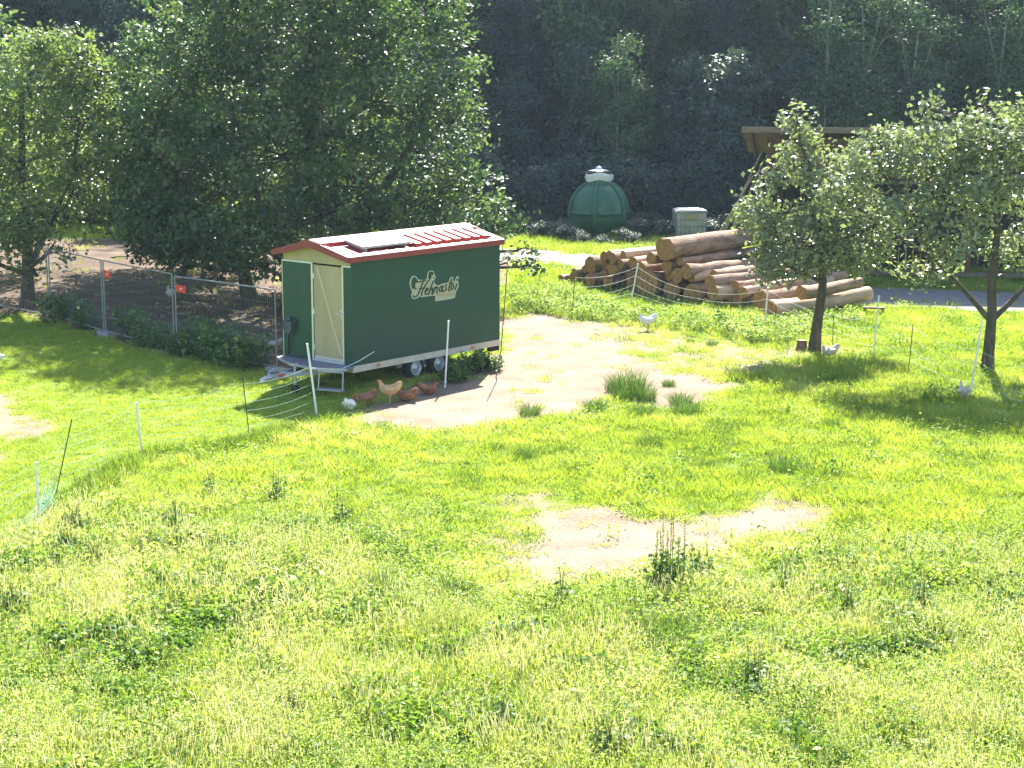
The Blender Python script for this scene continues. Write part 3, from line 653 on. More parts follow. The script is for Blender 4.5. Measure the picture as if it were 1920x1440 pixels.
cp = MB(); cp.tube([(-1.38,1.09,-.17),(-1.52,1.09,-.18),(-1.62,1.09,-.20)],[.05,.055,.05],10).lathe([(.0,-.06),(.055,-.05),(.065,0),(.045,.045),(0,.06)],12,Matrix.Translation((-1.64,1.09,-.21)))
cpl = cp.build('coupling', MATS['wheel_rim'], db)
MB().tube([(-1.48,1.09,-.12),(-1.44,1.09,-.05),(-1.30,1.09,.0),(-1.2,1.09,-.0)],.016,8).build('handbrake_lever', MATS['galvanised'], cpl)
MB().box((-1.22,1.035,-.20),(-1.10,1.0385,-.13)).build('type_plate', MATS['reflector_red'], db)
jk = MB(); jk.tube([(-.80,.98,.02),(-.80,.98,-.50)],.028,10).tube([(-.80,.98,.02),(-.80,.98,.06),(-.80,.90,.06)],.010,6)
jky = jk.build('jockey_post', MATS['galvanised'], T)
MB().lathe([(.03,-.03),(.085,-.028),(.09,0),(.085,.028),(.03,.03)],16,Matrix.Translation((-.80,.98,-.50))@Matrix.Rotation(math.pi/2,4,'X')).build('jockey_wheel', MATS['tyre_rubber'], jky)
MB().tube([(-.45,1.1,-.08),(-.8,1.15,-.22),(-1.2,1.12,-.10),(-1.35,1.1,-.12)],.012,6).build('cable', MATS['black_plastic'], db)
MB().tube([(2.45,.14,-.33),(2.45,TW-.14,-.33)],.035,8).box((1.7,.24,-.30),(3.2,.34,-.145)).box((1.7,TW-.34,-.30),(3.2,TW-.24,-.145)).build('axle', MATS['galvanised'], T)
for yy, sgn in ((.14, -1), (TW-.14, 1)):
    for xx in (2.06, 2.84):
        Mw = Matrix.Translation((xx, yy, -.315)) @ Matrix.Rotation(math.pi/2*(1 if sgn < 0 else -1), 4, 'X')
        wh = thing('wheel', (0,0,0)); wh.parent = T
        MB().lathe([(.165,-.085),(.235,-.09),(.272,-.06),(.28,0),(.272,.06),(.235,.09),(.165,.085)],28,Mw).build('tyre', MATS['tyre_rubber'], wh)
        rm = MB(); rm.lathe([(.168,.08),(.178,.092),(.166,.10),(.155,.075),(.13,.055),(.10,.060),(.06,.085),(.05,.10),(.0,.102)],28,Mw)
        for k in range(10):
            a = k*2*math.pi/10
            rm.box((.112,-.016,.054),(.152,.016,.088), Mw @ Matrix.Rotation(a,4,'Z'))
        rm.build('rim', MATS['wheel_rim'], wh)
for yy in (.10, TW-.12): MB().box((4.33,yy,-.60),(4.39,yy+.05,-.15)).box((4.27,yy-.05,-.602),(4.45,yy+.10,-.585)).build('support_leg', MATS['old_wood'], T)

# the sign on its side, drawn as in the photograph: pale outline, cream field, dark lettering
def lg(u, v):
    px, py = 740+u/12.8, 490+v/12.8
    return (1.82+(px-768)*.01783, 1.92-(px-768)*.00163-(py-508)*.01207)
def flat(polys, yoff, th, name, mat, parent):
    mb = MB()
    for P in polys: mb.prism([(lg(u,v)[0], yoff, lg(u,v)[1]) for u, v in P], (0,-th,0))
    return mb.build(name, mat, parent)
OUT = [(350,520),(370,430),(410,365),(465,345),(520,380),(560,445),(640,445),(680,465),(760,425),(770,330),(790,250),(830,235),(875,220),(930,250),(950,330),(975,400),(940,450),(935,520),(990,575),(1060,580),(1110,545),(1220,530),(1290,500),(1330,390),(1365,370),(1400,395),(1400,490),(1440,490),(1465,400),(1500,355),(1540,385),(1535,470),(1520,540),(1535,610),(1490,710),(1465,740),(1440,890),(1330,920),(1250,930),(955,970),(960,830),(840,840),(620,865),(590,840),(540,880),(450,910),(400,880),(390,800),(410,740),(370,640)]
cen = np.mean(OUT, 0)
def inset(P, d):
    P = np.array(P, float); n = len(P); A = .5*sum(P[i][0]*P[(i+1)%n][1]-P[(i+1)%n][0]*P[i][1] for i in range(n)); out = []
    for i in range(n):
        e = P[(i+1)%n]-P[i-1]; e /= np.linalg.norm(e)+1e-9; nn = np.array([-e[1], e[0]])*(1 if A > 0 else -1)
        out.append(tuple(P[i]+nn*d))
    return out
lo = flat([OUT], -.0008, .002, 'logo', MATS['logo_edge'], T)
flat([inset(OUT, 16)], -.0030, .0015, 'logo_field', MATS['logo_cream'], lo)
for hp_ in ([(385,560),(395,470),(430,390),(470,372),(520,420),(545,480),(500,510),(480,570),(490,640),(530,655),(480,685),(430,640),(410,690)],
      [(792,400),(788,330),(805,265),(870,243),(915,270),(930,320),(890,330),(860,370),(820,420)], [(905,385),(930,370),(945,405),(925,425)]): flat([hp_], -.0048, .0012, 'hen_shape', MATS['logo_dark'], lo)
def stroke(pts, wd_):
    pts = np.array(pts, float)
    t_ = np.linspace(0, 1, 14); k_ = np.linspace(0, 1, len(pts))
    q = np.stack([np.interp(t_, k_, pts[:,0]), np.interp(t_, k_, pts[:,1])], 1)
    for _ in range(2): q[1:-1] = .25*q[:-2]+.5*q[1:-1]+.25*q[2:]
    d = np.gradient(q, axis=0); d /= np.linalg.norm(d, axis=1)[:,None]+1e-9; nn = np.stack([-d[:,1], d[:,0]], 1)*wd_/2
    return [np.array([q[i]+nn[i], q[i+1]+nn[i+1], q[i+1]-nn[i+1], q[i]-nn[i]]) for i in range(13)]
LET = {'H': [[(500,505),(600,485),(740,470)],[(665,500),(610,640),(550,800),(480,870),(425,855),(430,810)],[(865,375),(770,500),(680,640),(620,780),(635,835)],[(570,670),(640,650),(720,640)]],
       'e': [[(715,745),(785,690),(800,640),(760,635),(710,710),(695,790),(740,810),(800,770)]],
       'h': [[(915,465),(860,600),(790,810)],[(815,740),(870,640),(905,640),(890,720),(865,800),(900,800)]],
       'n': [[(960,610),(930,700),(895,790)],[(920,720),(985,610),(1020,620),(1000,700),(975,770),(1010,770)]],
       'a': [[(1130,600),(1080,620),(1045,690),(1055,750),(1100,720),(1140,600)],[(1150,585),(1120,700),(1130,745),(1165,720)]],
       's': [[(1240,555),(1200,590),(1215,640),(1230,680),(1195,725),(1165,700)]],
       't': [[(1365,415),(1320,560),(1270,690),(1290,725),(1325,700)],[(1290,535),(1400,520)]],
       'o': [[(1400,560),(1360,570),(1330,640),(1345,700),(1385,680),(1415,610),(1400,560)]],
       'i': [[(1490,545),(1460,630),(1440,690),(1470,690)],[(1490,470),(1500,420),(1515,450),(1500,480)]]}
for ch, st_ in LET.items():
    flat([[tuple(p_) for p_ in qd] for s_ in st_ for qd in stroke(s_, 34)], -.0066-.0004*(ord(ch)%3), .0012, 'letter', MATS['logo_dark'], lo)
flat([[(1000+i*44, 800-i*3), (1028+i*44, 798-i*3), (1026+i*44, 852-i*3), (998+i*44, 854-i*3)] for i in range(10)], -.0050, .0012, 'small_lettering', MATS['logo_brown'], lo)

# ------------------------------------------------------------------ birds
def bird_mesh(rings, n=14):
    """one closed body drawn as ellipses along a side profile: (x, z, half width, half height)"""
    V = []; F = []; m_ = len(rings)
    for i, (x_, z_, wv, hv) in enumerate(rings):
        a = rings[max(i-1,0)]; b_ = rings[min(i+1,m_-1)]
        tx, tz = b_[0]-a[0], b_[1]-a[1]; l_ = math.hypot(tx, tz); tx, tz = tx/l_, tz/l_
        for k in range(n):
            t_ = 2*math.pi*k/n; c_, s_ = math.cos(t_)*wv, math.sin(t_)*hv
            V.append((x_-tz*s_, c_, z_+tx*s_))
    for i in range(m_-1):
        for k in range(n):
            a, b_ = i*n+k, i*n+(k+1)%n; F.append((a, b_, b_+n, a+n))
    F += [tuple(range(n))[::-1], tuple(range((m_-1)*n, m_*n))]
    me = bpy.data.meshes.new('body'); me.from_pydata(V, [], F); me.polygons.foreach_set('use_smooth', [True]*len(F)); me.update(); return me
HEN = [(-.245,.41,.006,.012),(-.225,.405,.022,.045),(-.19,.375,.038,.062),(-.14,.325,.066,.082),(-.07,.275,.088,.10),(.01,.252,.096,.108),(.08,.262,.088,.105),(.13,.295,.068,.085),(.158,.34,.048,.058),(.172,.38,.034,.042),(.184,.412,.03,.034),(.206,.428,.027,.028),(.226,.425,.016,.018),(.234,.423,.005,.006)]
def hen(loc, face, feather, label, sit=False, size=1.0, tuck=0.0, name='hen', group='hens loose in the yard'):
    o = thing(name, loc, math.radians(face), label, 'hen', group); o.scale = (size,)*3
    dz = -.145 if sit else 0
    R_ = [(x_ - (tuck*.06 if i > 8 else 0), z_+dz-(tuck*.13 if i > 8 else tuck*.05 if i > 6 else 0), wv*(1.08 if sit else 1), hv) for i, (x_, z_, wv, hv) in enumerate(HEN)]
    b_ = obj('body', bird_mesh(R_), MATS[feather], o)
    hx, hz = R_[11][0], R_[11][1]
    c = MB()
    for k, (cx_, ch_) in enumerate(((-.018,.022),(-.004,.032),(.010,.03),(.022,.02))): c.prism([(hx+cx_-.010,-.004,hz+.02),(hx+cx_+.010,-.004,hz+.02),(hx+cx_,-.004,hz+.022+ch_)], (0,.008,0))
    c.prism([(hx+.008,-.008,hz-.018),(hx+.024,-.008,hz-.018),(hx+.016,-.008,hz-.055)], (0,.016,0)); c.build('comb', MATS['comb_red'], o)
    MB().tube([(hx+.022,0,hz-.003),(hx+.052,0,hz-.010)],[.009,.001],6).build('beak', MATS['beak_horn'], o)
    for s_ in (-1, 1):
        wg = MB(); wg.tube([(.07,s_*.082,.29+dz),(.0,s_*.096,.28+dz),(-.08,s_*.085,.295+dz),(-.16,s_*.05,.33+dz)],[.03,.055,.045,.006],8); wg.build('wing', MATS[feather], o)
        if not sit:
            lm = MB(); lm.tube([(.0,s_*.045,.19),(-.012,s_*.045,.11),(.0,s_*.045,.012)],[.028,.011,.008],7)
            for a in (-.5, 0, .5): lm.tube([(0,s_*.045,.012),(.055*math.cos(a),s_*.045+.055*math.sin(a),.006)],[.007,.004],5)
            lm.tube([(0,s_*.045,.012),(-.03,s_*.045,.006)],[.006,.004],5); lm.build('leg', MATS['bird_leg'], o)
    return o
hen(G(731,756), 175, 'feather_buff', 'buff hen standing upright in the shade of the trailer', size=1.1)
hen(G(655,770), 75, 'feather_white', 'white hen crouched in the grass by the trailer step', True, 1.05, .8)
hen(G(683,759), 200, 'feather_brown', 'reddish brown hen dozing beside the white crouched hen', True, 1.15, .7)
hen(G(763,752), 165, 'feather_brown', 'brown hen sitting behind the standing buff hen', True, 1.05, .2)
hen(G(803,739), 20, 'feather_brown', 'small brown hen resting in the shade below the wheels', True, .95, .3)
hen(G(1214,620), 190, 'feather_white', 'white hen walking on bare ground before the log pile', size=1.05)
hen(G(1806,757), 95, 'feather_pale', 'pale hen seen from behind beside the forked fruit tree', size=1.0)
hen(G(1556,668), 200, 'feather_pale', 'pale hen resting at the foot of the slender fruit tree', True, 1.05, .5)
hen(G(513,668), 160, 'feather_pale', 'pale hen behind the mesh fence next to the trailer', size=1.05)
hen(G(320,566), 120, 'feather_white', 'white hen in the shade under the big tree behind the fence', size=1.0)
GO = [(-.40,.46,.006,.012),(-.36,.45,.05,.03),(-.29,.43,.10,.08),(-.18,.40,.15,.14),(-.04,.38,.17,.165),(.10,.385,.165,.165),(.21,.42,.13,.13),(.28,.48,.085,.09),(.315,.56,.055,.06),(.33,.66,.042,.046),(.335,.76,.038,.04),(.35,.83,.042,.042),(.385,.855,.042,.04),(.43,.84,.030,.028),(.455,.83,.015,.016)]
gs = thing('goose', G(-22,704), math.radians(188), 'large white goose standing on the mown lawn', 'goose')
obj('body', bird_mesh(GO), MATS['feather_white'], gs)
MB().tube([(.44,0,.835),(.50,0,.815)],[.022,.008],8).build('beak', MATS['beak_horn'], gs)
for s_ in (-1, 1):
    MB().tube([(.14,s_*.14,.44),(.0,s_*.168,.44),(-.16,s_*.14,.45),(-.34,s_*.05,.47)],[.05,.09,.07,.01],8).build('wing', MATS['feather_white'], gs)
    MB().tube([(0,s_*.08,.26),(-.01,s_*.08,.12),(0,s_*.08,.015)],[.04,.014,.012],7).prism([(-.02,s_*.08-.01,.004),(.09,s_*.08-.05,.004),(.09,s_*.08+.05,.004),(-.02,s_*.08+.01,.004)],(0,0,.010)).build('leg', MATS['beak_horn'], gs)

# ------------------------------------------------------------------ mesh fence of building-site panels
FP = [G(*p_) for p_ in FENCE_PX]; ext = FP[0] + (FP[0]-FP[1]).normalized()*3.4 + Vector((-.7,0,0))
FP = [ext] + FP
labs = ['building-site mesh panel under the overhanging light green tree', 'building-site mesh panel joining the panel under the light green tree', 'building-site mesh panel between the two red signs', 'building-site mesh panel running up to the green trailer']
for i in range(4):
    a, b_ = FP[i], FP[i+1]; d_ = b_-a; L_ = d_.length - .12; ang = math.atan2(d_.y, d_.x)
    o = thing('mesh_fence', a + d_.normalized()*.06, ang, labs[i], 'fence', 'panels of the mesh fence')
    fh = 2.0 if i < 3 else 1.96
    for xx in (0, L_): MB().tube([(xx,0,.02),(xx,0,fh)],.021,8).build('frame_post', MATS['fence_steel'], o)
    for zz in (.14, fh-.02): MB().tube([(.02,0,zz),(L_-.02,0,zz)],.017,8).build('frame_rail', MATS['fence_steel'], o)
    wm = MB()
    for k in range(1, int(L_/.075)): wm.tube([(k*.075,0,.14),(k*.075,0,fh-.02)],.0032,4,False)
    for zz in (.42,.72,1.02,1.32,1.62): wm.tube([(.0,.006,zz),(L_,.006,zz)],.0032,4,False)
    tag(wm.build('wire_mesh', MATS['fence_steel'], o), kind='stuff')
    MB().box((-.30,-.11,.0),(.30,.11,.12)).build('foot_block', MATS['concrete'], o, (L_ if i == 3 else 0,0,0))
for px_, py_, lab_ in ((209,512,'red plastic warning sign wired to the fence farther from the trailer'), (349,542,'red plastic warning sign wired to the fence panel ending at the trailer')):
    i = 2 if px_ < 300 else 3
    a, b_ = FP[i], FP[i+1]; d_ = (b_-a).normalized(); n_ = Vector((d_.y,-d_.x,0))
    c_ = a + d_*.30 + Vector((0,0,1.66)) + n_*.03
    s_ = thing('warning_sign', c_, math.atan2(d_.y, d_.x), lab_, 'sign', 'red signs on the mesh fence')
    MB().prism([(-.17,0,-.085),(.19,0,-.10),(.20,0,.08),(.05,0,.075),(-.16,0,.095)],(0,.008,0)).build('plate', MATS['sign_red'], s_)
    MB().box((-.01,-.003,-.015),(.05,.0,.02)).build('pictogram', MATS['white_plastic'], s_)
    for xx in (-.12,.14): MB().tube([(xx,0,.07),(xx,.03,.085),(xx,.045,.07)],.004,5).build('wire_tie', MATS['galvanised'], s_)

# ------------------------------------------------------------------ electric poultry netting
def net_run(name, posts, label, netmat, strands=7, upright=.22, sag=.06):
    """posts: (base px, top px, kind)"""
    pts = []
    for bp, tp, kd in posts:
        b_ = G(*bp); pts.append((b_, at_depth(tp[0], tp[1], b_.y), kd))
    o = thing(name, pts[0][0], 0, label, 'fence'); O_ = pts[0][0]
    for b_, t_, kd in pts:
        w_ = kd == 'w'
        pm = MB(); pm.tube([b_-O_-(t_-b_).normalized()*.06, t_-O_],.021 if w_ else .010,8)
        ps = pm.build('post', MATS['white_plastic' if w_ else 'green_rod'], o)
        if w_: MB().tube([t_-O_-(t_-b_).normalized()*.01, t_-O_+(t_-b_).normalized()*.012],.024,8).build('cap', MATS['white_plastic'], ps)
    nm = MB(); hm = MB()
    for (b0_, t0_, _), (b1_, t1_, _) in zip(pts[:-1], pts[1:]):
        def pt(u, h_):
            a = b0_.lerp(t0_, h_*min(1, 1.08/(t0_-b0_).length)); c = b1_.lerp(t1_, h_*min(1, 1.08/(t1_-b1_).length))
            q = a.lerp(c, u); q = q - Vector((0,0,sag*4*u*(1-u)*(1.2 if h_ > .3 else .3))); q.z = max(q.z, .02); return q-O_
        L_ = (b1_-b0_).length
        for k in range(strands):
            h_ = .04 + .96*k/(strands-1); hm.tube([pt(u/8, h_) for u in range(9)],.0028,4,False)
        for k in range(1, int(L_/upright)): nm.tube([pt(k*upright/L_, .04), pt(k*upright/L_, 1)],.0015,3,False)
    hm.build('strands', MATS[netmat], o); tag(nm.build('netting', MATS[netmat], o), kind='stuff')
    return o
LN = net_run('electric_netting', [((-150,1110),(-150,975),'w'),((73,985),(68,868),'w'),((103,935),(135,785),'g'),((266,850),(255,755),'w'),((468,823),(455,708),'g'),((595,785),(576,645),'w')], 'green poultry netting with white posts between the mown lawn and the meadow', 'net_green')
MB().tube([at_depth(580,690,G(595,785).y)-LN.location, at_depth(640,692,37.2)-LN.location, at_depth(675,676,37.3)-LN.location, at_depth(702,659,37.55)-LN.location],.008,6).build('tail_cord', MATS['net_white'], LN)
sl = MB(); rgs = np.random.default_rng(31)
for k in range(26):
    a_ = G(98+rgs.normal(0,6), 945+rgs.normal(0,6)); b_ = G(18+rgs.normal(0,12), 1035+rgs.normal(0,8)); hh = abs(rgs.normal(0,.10))
    sl.tube([a_.lerp(b_, u)+Vector((rgs.normal(0,.03),rgs.normal(0,.04),.03+hh*math.sin(u*3.1)+(.55*(1-u/.3)*rgs.random() if u < .3 else 0)))-LN.location for u in np.linspace(0,1,7)],.0032,4,False)
tag(sl.build('slack_netting', MATS['net_green'], LN), kind='stuff')
net_run('electric_netting', [((1073,592),(1078,520),'g'),((1183,568),(1196,495),'w'),((1300,600),(1303,545),'g'),((1433,618),(1441,527),'w'),((1561,645),(1563,590),'g'),((1637,672),(1648,555),'w'),((1703,700),(1712,607),'g'),((1818,748),(1842,600),'w'),((1990,800),(1995,690),'w')], 'poultry netting with thin posts in front of the log pile and fruit trees', 'net_white', 5, .30, .10)
def lone_post(bp, tp, r_, mat, label, mid=None):
    b_ = G(*bp); t_ = at_depth(tp[0], tp[1], b_.y); o = thing('fence_post', b_, 0, label, 'post')
    P_ = [Vector((0,0,-.05)), t_-b_] if mid is None else [Vector((0,0,-.02)), at_depth(mid[0], mid[1], b_.y)-b_, t_-b_]
    MB().tube(P_, r_, 8).build('rod', MATS[mat], o)
    d_ = (t_-b_).normalized(); MB().tube([t_-b_, t_-b_+d_*.014], r_*1.15, 8).build('cap', MATS[mat], o)
    MB().tube([Vector((0,0,.0))+d_*.12, d_*.15], r_*1.5, 8).build('clip', MATS['white_plastic'], o)
lone_post((834,727),(841,602),.02,'white_plastic','single white plastic post standing beside the trailer wheels')
lone_post((930,706),(953,480),.012,'old_wood','tall thin bent rod standing at the rear corner of the trailer',(939,660))

# ------------------------------------------------------------------ log pile
LDIR = Vector((.72,.69,0)).normalized(); P0 = Vector((1.3,55.4,0)); SDIR = Vector((.675,-.738,0)).normalized()
def on_face(px, py):
    """distance along the pile's front and height, for a pixel on the plane of the cut ends"""
    o_ = Vector((0,0,CH)); d_ = G(px,py,-5)-o_; n_ = Vector((SDIR.y,-SDIR.x,0)); t_ = (P0-o_).dot(n_)/d_.dot(n_); q = o_+d_*t_
    return (q-P0).dot(SDIR), q.z
rgl = np.random.default_rng(91); NLOG = 0
log_meshes = {}
def log(s_, z_, r_, L_, back=0.0, yaw=0.0, tilt=0.0, peeled=False, label=None, taper=.82, crook=.04):
    global NLOG
    NLOG += 1
    p_ = P0 + SDIR*s_ + LDIR*back; p_.z = z_
    o = thing('log', p_, math.atan2(LDIR.y, LDIR.x)+yaw, label or ('pale peeled ' if peeled else 'bark-covered ')+('thick' if r_ > .19 else 'thin')+' log stacked in the timber pile', 'log', 'logs in the timber pile')
    o.rotation_euler[1] = -tilt
    cx_ = rgl.normal(0, crook, 3); n_ = 13; K = 9; path = []
    for i in range(K):
        u = i/(K-1); path.append((u*L_, math.sin(u*3.1)*cx_[0]+math.sin(u*6.3)*cx_[1]*.5, math.sin(u*3.1+.4)*cx_[2]*.6))
    mb = MB(); V = []; F_ = []; ph = rgl.random(4)*6.28
    for i, (x_, y_, zz) in enumerate(path):
        u = i/(K-1); rr = r_*(1.06 if i == 0 else 1-(1-taper)*u)*(1+rgl.normal(0,.045))
        for k in range(n_):
            a = 2*math.pi*k/n_; q = rr*(1+.05*math.sin(2*a+ph[0]+u*2)+.04*math.sin(3*a+ph[1])+rgl.normal(0,.03))
            V.append((x_, y_+q*math.cos(a), zz+q*math.sin(a)))
    for i in range(K-1):
        for k in range(n_):
            a, b_ = i*n_+k, i*n_+(k+1)%n_; F_.append((a, a+n_, b_+n_, b_))
    mb.add(V, F_, True); bk = mb.build('bark', MATS['log_peeled' if peeled else 'log_bark'], o)
    for e in (0, K-1):
        ring = V[e*n_:(e+1)*n_]; c_ = Vector(path[e]); sx = -.004 if e == 0 else .004
        mb = MB(); mb.add([c_+Vector((sx,0,0))]+[Vector(v)+Vector((sx,0,0)) for v in ring], [(0,1+(k+1)%n_,1+k) if e == 0 else (0,1+k,1+(k+1)%n_) for k in range(n_)])
        mb.add(ring+[Vector(v)+Vector((sx,0,0)) for v in ring], [(k,(k+1)%n_,(k+1)%n_+n_,k+n_) for k in range(n_)])
        mb.build('cut_end', MATS['cut_wood'], o)
    return o
ENDS = [(1094,498,13),(1143,506,9),(1175,536,16),(1220,531,20),(1144,486,9),(1177,494,9),(1201,505,11),(1218,484,10),(1252,469,18),(1231,463,11),(1246,500,10),(1294,508,11),(1296,521,9),(1304,557,17),(1272,516,12),
        (1343,531,13),(1352,546,12),(1391,550,8),(1425,561,13),(1465,579,14),(1494,549,11),(1067,524,11),(1068,511,7),(1107,524,11),(1165,478,7),(1130,479,7),(1258,545,14),(1376,566,11),(1140,531,11),(1330,560,10)]
placed = []
special = {8:'thickest log lying on top of the timber pile', 19:'pale peeled log lying lowest at the track end of the pile', 3:'widest orange-brown sawn end low in the middle of the log pile'}
for i, (px_, py_, rp) in enumerate(ENDS):
    s_, z_ = on_face(px_, py_); r_ = rp/66*1.18; z_ = max(z_, r_)
    placed.append((s_, z_, r_))
    L_ = 4.6 + rgl.uniform(-.7, .7); back = rgl.uniform(-.15, .35); yaw = rgl.normal(0, .05)
    if i in (15,16,12,11): yaw -= .10; L_ += .6; back -= .3
    if i == 19: back = -.5; L_ = 4.0; yaw = -.12
    if i == 8: L_ = 4.4
    if i in (20,18): L_ = 2.6
    log(s_, z_, r_, L_, back, yaw, rgl.normal(0,.012), peeled=i in (12,19,16,17,25,24,1,5), label=special.get(i), crook=.13 if i in (11,12) else .06)
top = sorted([(s_, z_) for s_, z_, _ in placed])
for k in range(400):
    s_ = rgl.uniform(.1, 8.6); r_ = rgl.uniform(.11, .19)
    lim = max([z for q, z in top if abs(q-s_) < .7] or [0]) - .05
    if lim < r_: continue
    z_ = rgl.uniform(r_, lim)
    if all(math.hypot(s_-a, z_-b_) > (r_+c)*.93 for a, b_, c in placed):
        placed.append((s_, z_, r_)); log(s_, z_, r_, 4.3+rgl.uniform(-.6,.6), rgl.uniform(.15,.6), rgl.normal(0,.03), 0, rgl.random() < .3)
# split slabs lying on the ground before the pile
for px_, py_, a_, l_ in ((1405,600,.15,1.3),(1420,606,.35,1.6),(1400,586,.25,1.1),(1385,575,.1,.9)):
    q = G(px_,py_); o = thing('wood_slab', q, a_, 'pale split offcut lying on the grass before the log pile', 'offcut', 'offcuts before the log pile')
    MB().prism([(0,-.10,.0),(0,.10,.0),(0,.07,.07),(0,-.06,.09)],(l_,0.02,.0)).build('slab', MATS['log_peeled'], o)
    MB().prism([(-.004,-.10,.0),(-.004,.10,.0),(-.004,.07,.07),(-.004,-.06,.09)],(.003,0,0)).build('cut_end', MATS['cut_wood'], o)

# ------------------------------------------------------------------ yard behind: tank, containers, barn
tk = thing('water_tank', G(1122,441), 0, 'round green plastic tank with a film-wrapped neck and lid', 'tank')
R_ = 1.22; zc = .93
prof = [(0.0,.02),(.72,.02),(.86,.12)] + [(R_*math.cos(a), zc+R_*.98*math.sin(a)) for a in np.linspace(-.62, -.03, 8)] + [(R_+.035,zc-.03),(R_+.035,zc+.03)] + [(R_*math.cos(a), zc+R_*math.sin(a)*1.02) for a in np.linspace(.03, 1.18, 14)] + [(.44,2.16)]
MB().lathe(prof,40).build('shell', MATS['tank_green'], tk)
for k in range(6):
    a = k*math.pi/3+.35; mb = MB()
    P_ = [((R_+.03)*math.cos(e)*math.cos(a), (R_+.03)*math.cos(e)*math.sin(a), zc+(R_+.03)*math.sin(e)) for e in np.linspace(-.45, 1.12, 12)]
    mb.tube(P_,.075,8).build('rib', MATS['tank_green'], tk)
nk = MB().lathe([(.48,2.02),(.48,2.42),(.44,2.44)],24).build('neck', MATS['tank_green'], tk)
fm = MB(); pr = [(.495,2.16),(.56,2.22),(.505,2.29),(.57,2.35),(.51,2.42),(.52,2.47)]; fm.lathe(pr,22); fm.v = [(x_*(1+.07*math.sin(7*math.atan2(y_,x_)+z_*9)), y_*(1+.07*math.sin(7*math.atan2(y_,x_)+z_*9)), z_+.05*math.sin(3*math.atan2(y_,x_))) for x_,y_,z_ in fm.v]
fm.build('plastic_film', MATS['film_white'], nk)
ld = MB().lathe([(0,2.50),(.44,2.50),(.46,2.525),(.44,2.55),(0,2.565)],28).build('lid', MATS['lid_dark'], tk)
MB().lathe([(.40,2.556),(.30,2.585),(.14,2.60),(.12,2.68),(.06,2.72),(0,2.725)],20).build('lid_knob', MATS['film_white'], ld)

def ibc(loc, rz, label, bodym, lidm=None, stack=1):
    o = thing('liquid_container', loc, rz, label, 'container')
    for s_ in range(stack):
        z_ = s_*1.18
        pl = MB()
        for yy in (-.5,-.06,.38): pl.box((-.6,yy,z_+.0),(.6,yy+.12,z_+.10))
        pl.box((-.6,-.5,z_+.10),(.6,.5,z_+.13)); pl.build('pallet', MATS['old_wood'], o)
        mb = MB(); mb.box((-.57,-.47,z_+.13),(.57,.47,z_+1.10)); bd = mb.build('bottle', MATS[bodym], o)
        bv_ = bd.modifiers.new('bevel','BEVEL'); bv_.width = .07; bv_.segments = 3
        cg = MB()
        for k in range(8):
            xx = -.59+k*1.18/7; cg.tube([(xx,-.49,z_+.12),(xx,-.49,z_+1.12)],.011,5); cg.tube([(xx,.49,z_+.12),(xx,.49,z_+1.12)],.011,5)
        for k in range(7):
            yy = -.49+k*.98/6; cg.tube([(-.59,yy,z_+.12),(-.59,yy,z_+1.12)],.011,5); cg.tube([(.59,yy,z_+.12),(.59,yy,z_+1.12)],.011,5)
        for zz in (.30,.55,.80,1.11): cg.tube([(-.6,-.5,z_+zz),(.6,-.5,z_+zz),(.6,.5,z_+zz),(-.6,.5,z_+zz),(-.6,-.5,z_+zz)],.012,5)
        cg.build('cage', MATS['steel_cage'], o)
        if s_ == 0: MB().box((-.2,-.515,z_+.84),(.22,-.503,z_+1.02)).build('label_plate', MATS['logo_brown'], o)
    if lidm:
        l_ = MB().box((-.58,-.5,z_+1.125),(.58,.5,z_+1.165)).build('cover_board', MATS[lidm], o)
        MB().box((-.46,-.40,z_+1.167),(.40,.42,z_+1.20)).build('cover_sheet', MATS['film_white'], l_)
    return o
ibc(G(1292,449), .08, 'dirty white caged liquid container with a blue-grey cover', 'ibc_white', 'lid_blue')
ibc(G(1018,412), -.1, 'grey caged containers stacked two high under the overhanging shrub', 'ibc_white', None, 2)
place_tree('shrub', sh[0], Vector(G(1035,395))+Vector((.3,.4,0)), 1.0, (1.4,1.2,1.7), 'forest_leaf', 'bark', 'blue-green shrub leaning over the stacked grey containers', 'shrub')
o = thing('stone_slab', G(1226,416), .1, 'pale flat slab lying between the round tank and the caged container', 'slab')
mb = MB(); mb.prism([(-.42,-.25,0),(.40,-.3,0),(.45,.25,0),(-.35,.3,0)],(0,0,.24)); bo = mb.build('slab', MATS['stone'], o); bo.modifiers.new('bevel','BEVEL').width = .05
MB().box((-.3,-.2,.245),(.25,.2,.27)).build('cover_sheet', MATS['film_white'], o)

BO = Vector((8.22,57.3,0)); BA = -.157
bn = thing('barn', BO, BA, 'open timber barn with boarded upper wall and rising lean-to roof', 'barn')
BLn, BD = 13.0, 6.5
for k in range(5): MB().box((k*3.2,.0,0),(k*3.2+.2,.2,4.35)).build('post', MATS['barn_wood'], bn)
for k in range(5): MB().box((k*3.2,BD-.2,0),(k*3.2+.2,BD,3.3)).build('post', MATS['barn_wood'], bn)
bmesh_ = MB().box((0,0,3.30),(.205,.03,4.55)).mesh('board'); rb = np.random.default_rng(4)
bms = [bmesh_]
for k in range(int(BLn/.215)):
    q = obj('board', bmesh_, MATS['barn_wood'], bn, (k*.215, .205+.008*rb.random(), rb.uniform(-.03,.03)-.08))
bl_ = MB().box((0,0,.1),(.225,.03,3.25)).mesh('board')
for k in range(int(BLn/.235)): obj('board', bl_, MATS['dark_wood'], bn, (k*.235, 2.2+.01*rb.random(), 0))
bs_ = MB().box((0,0,.1),(.03,.22,3.3)).mesh('board')
for k in range(int(BD/.23)): obj('board', bs_, MATS['dark_wood'], bn, (-.035, .22+k*.23, 0))
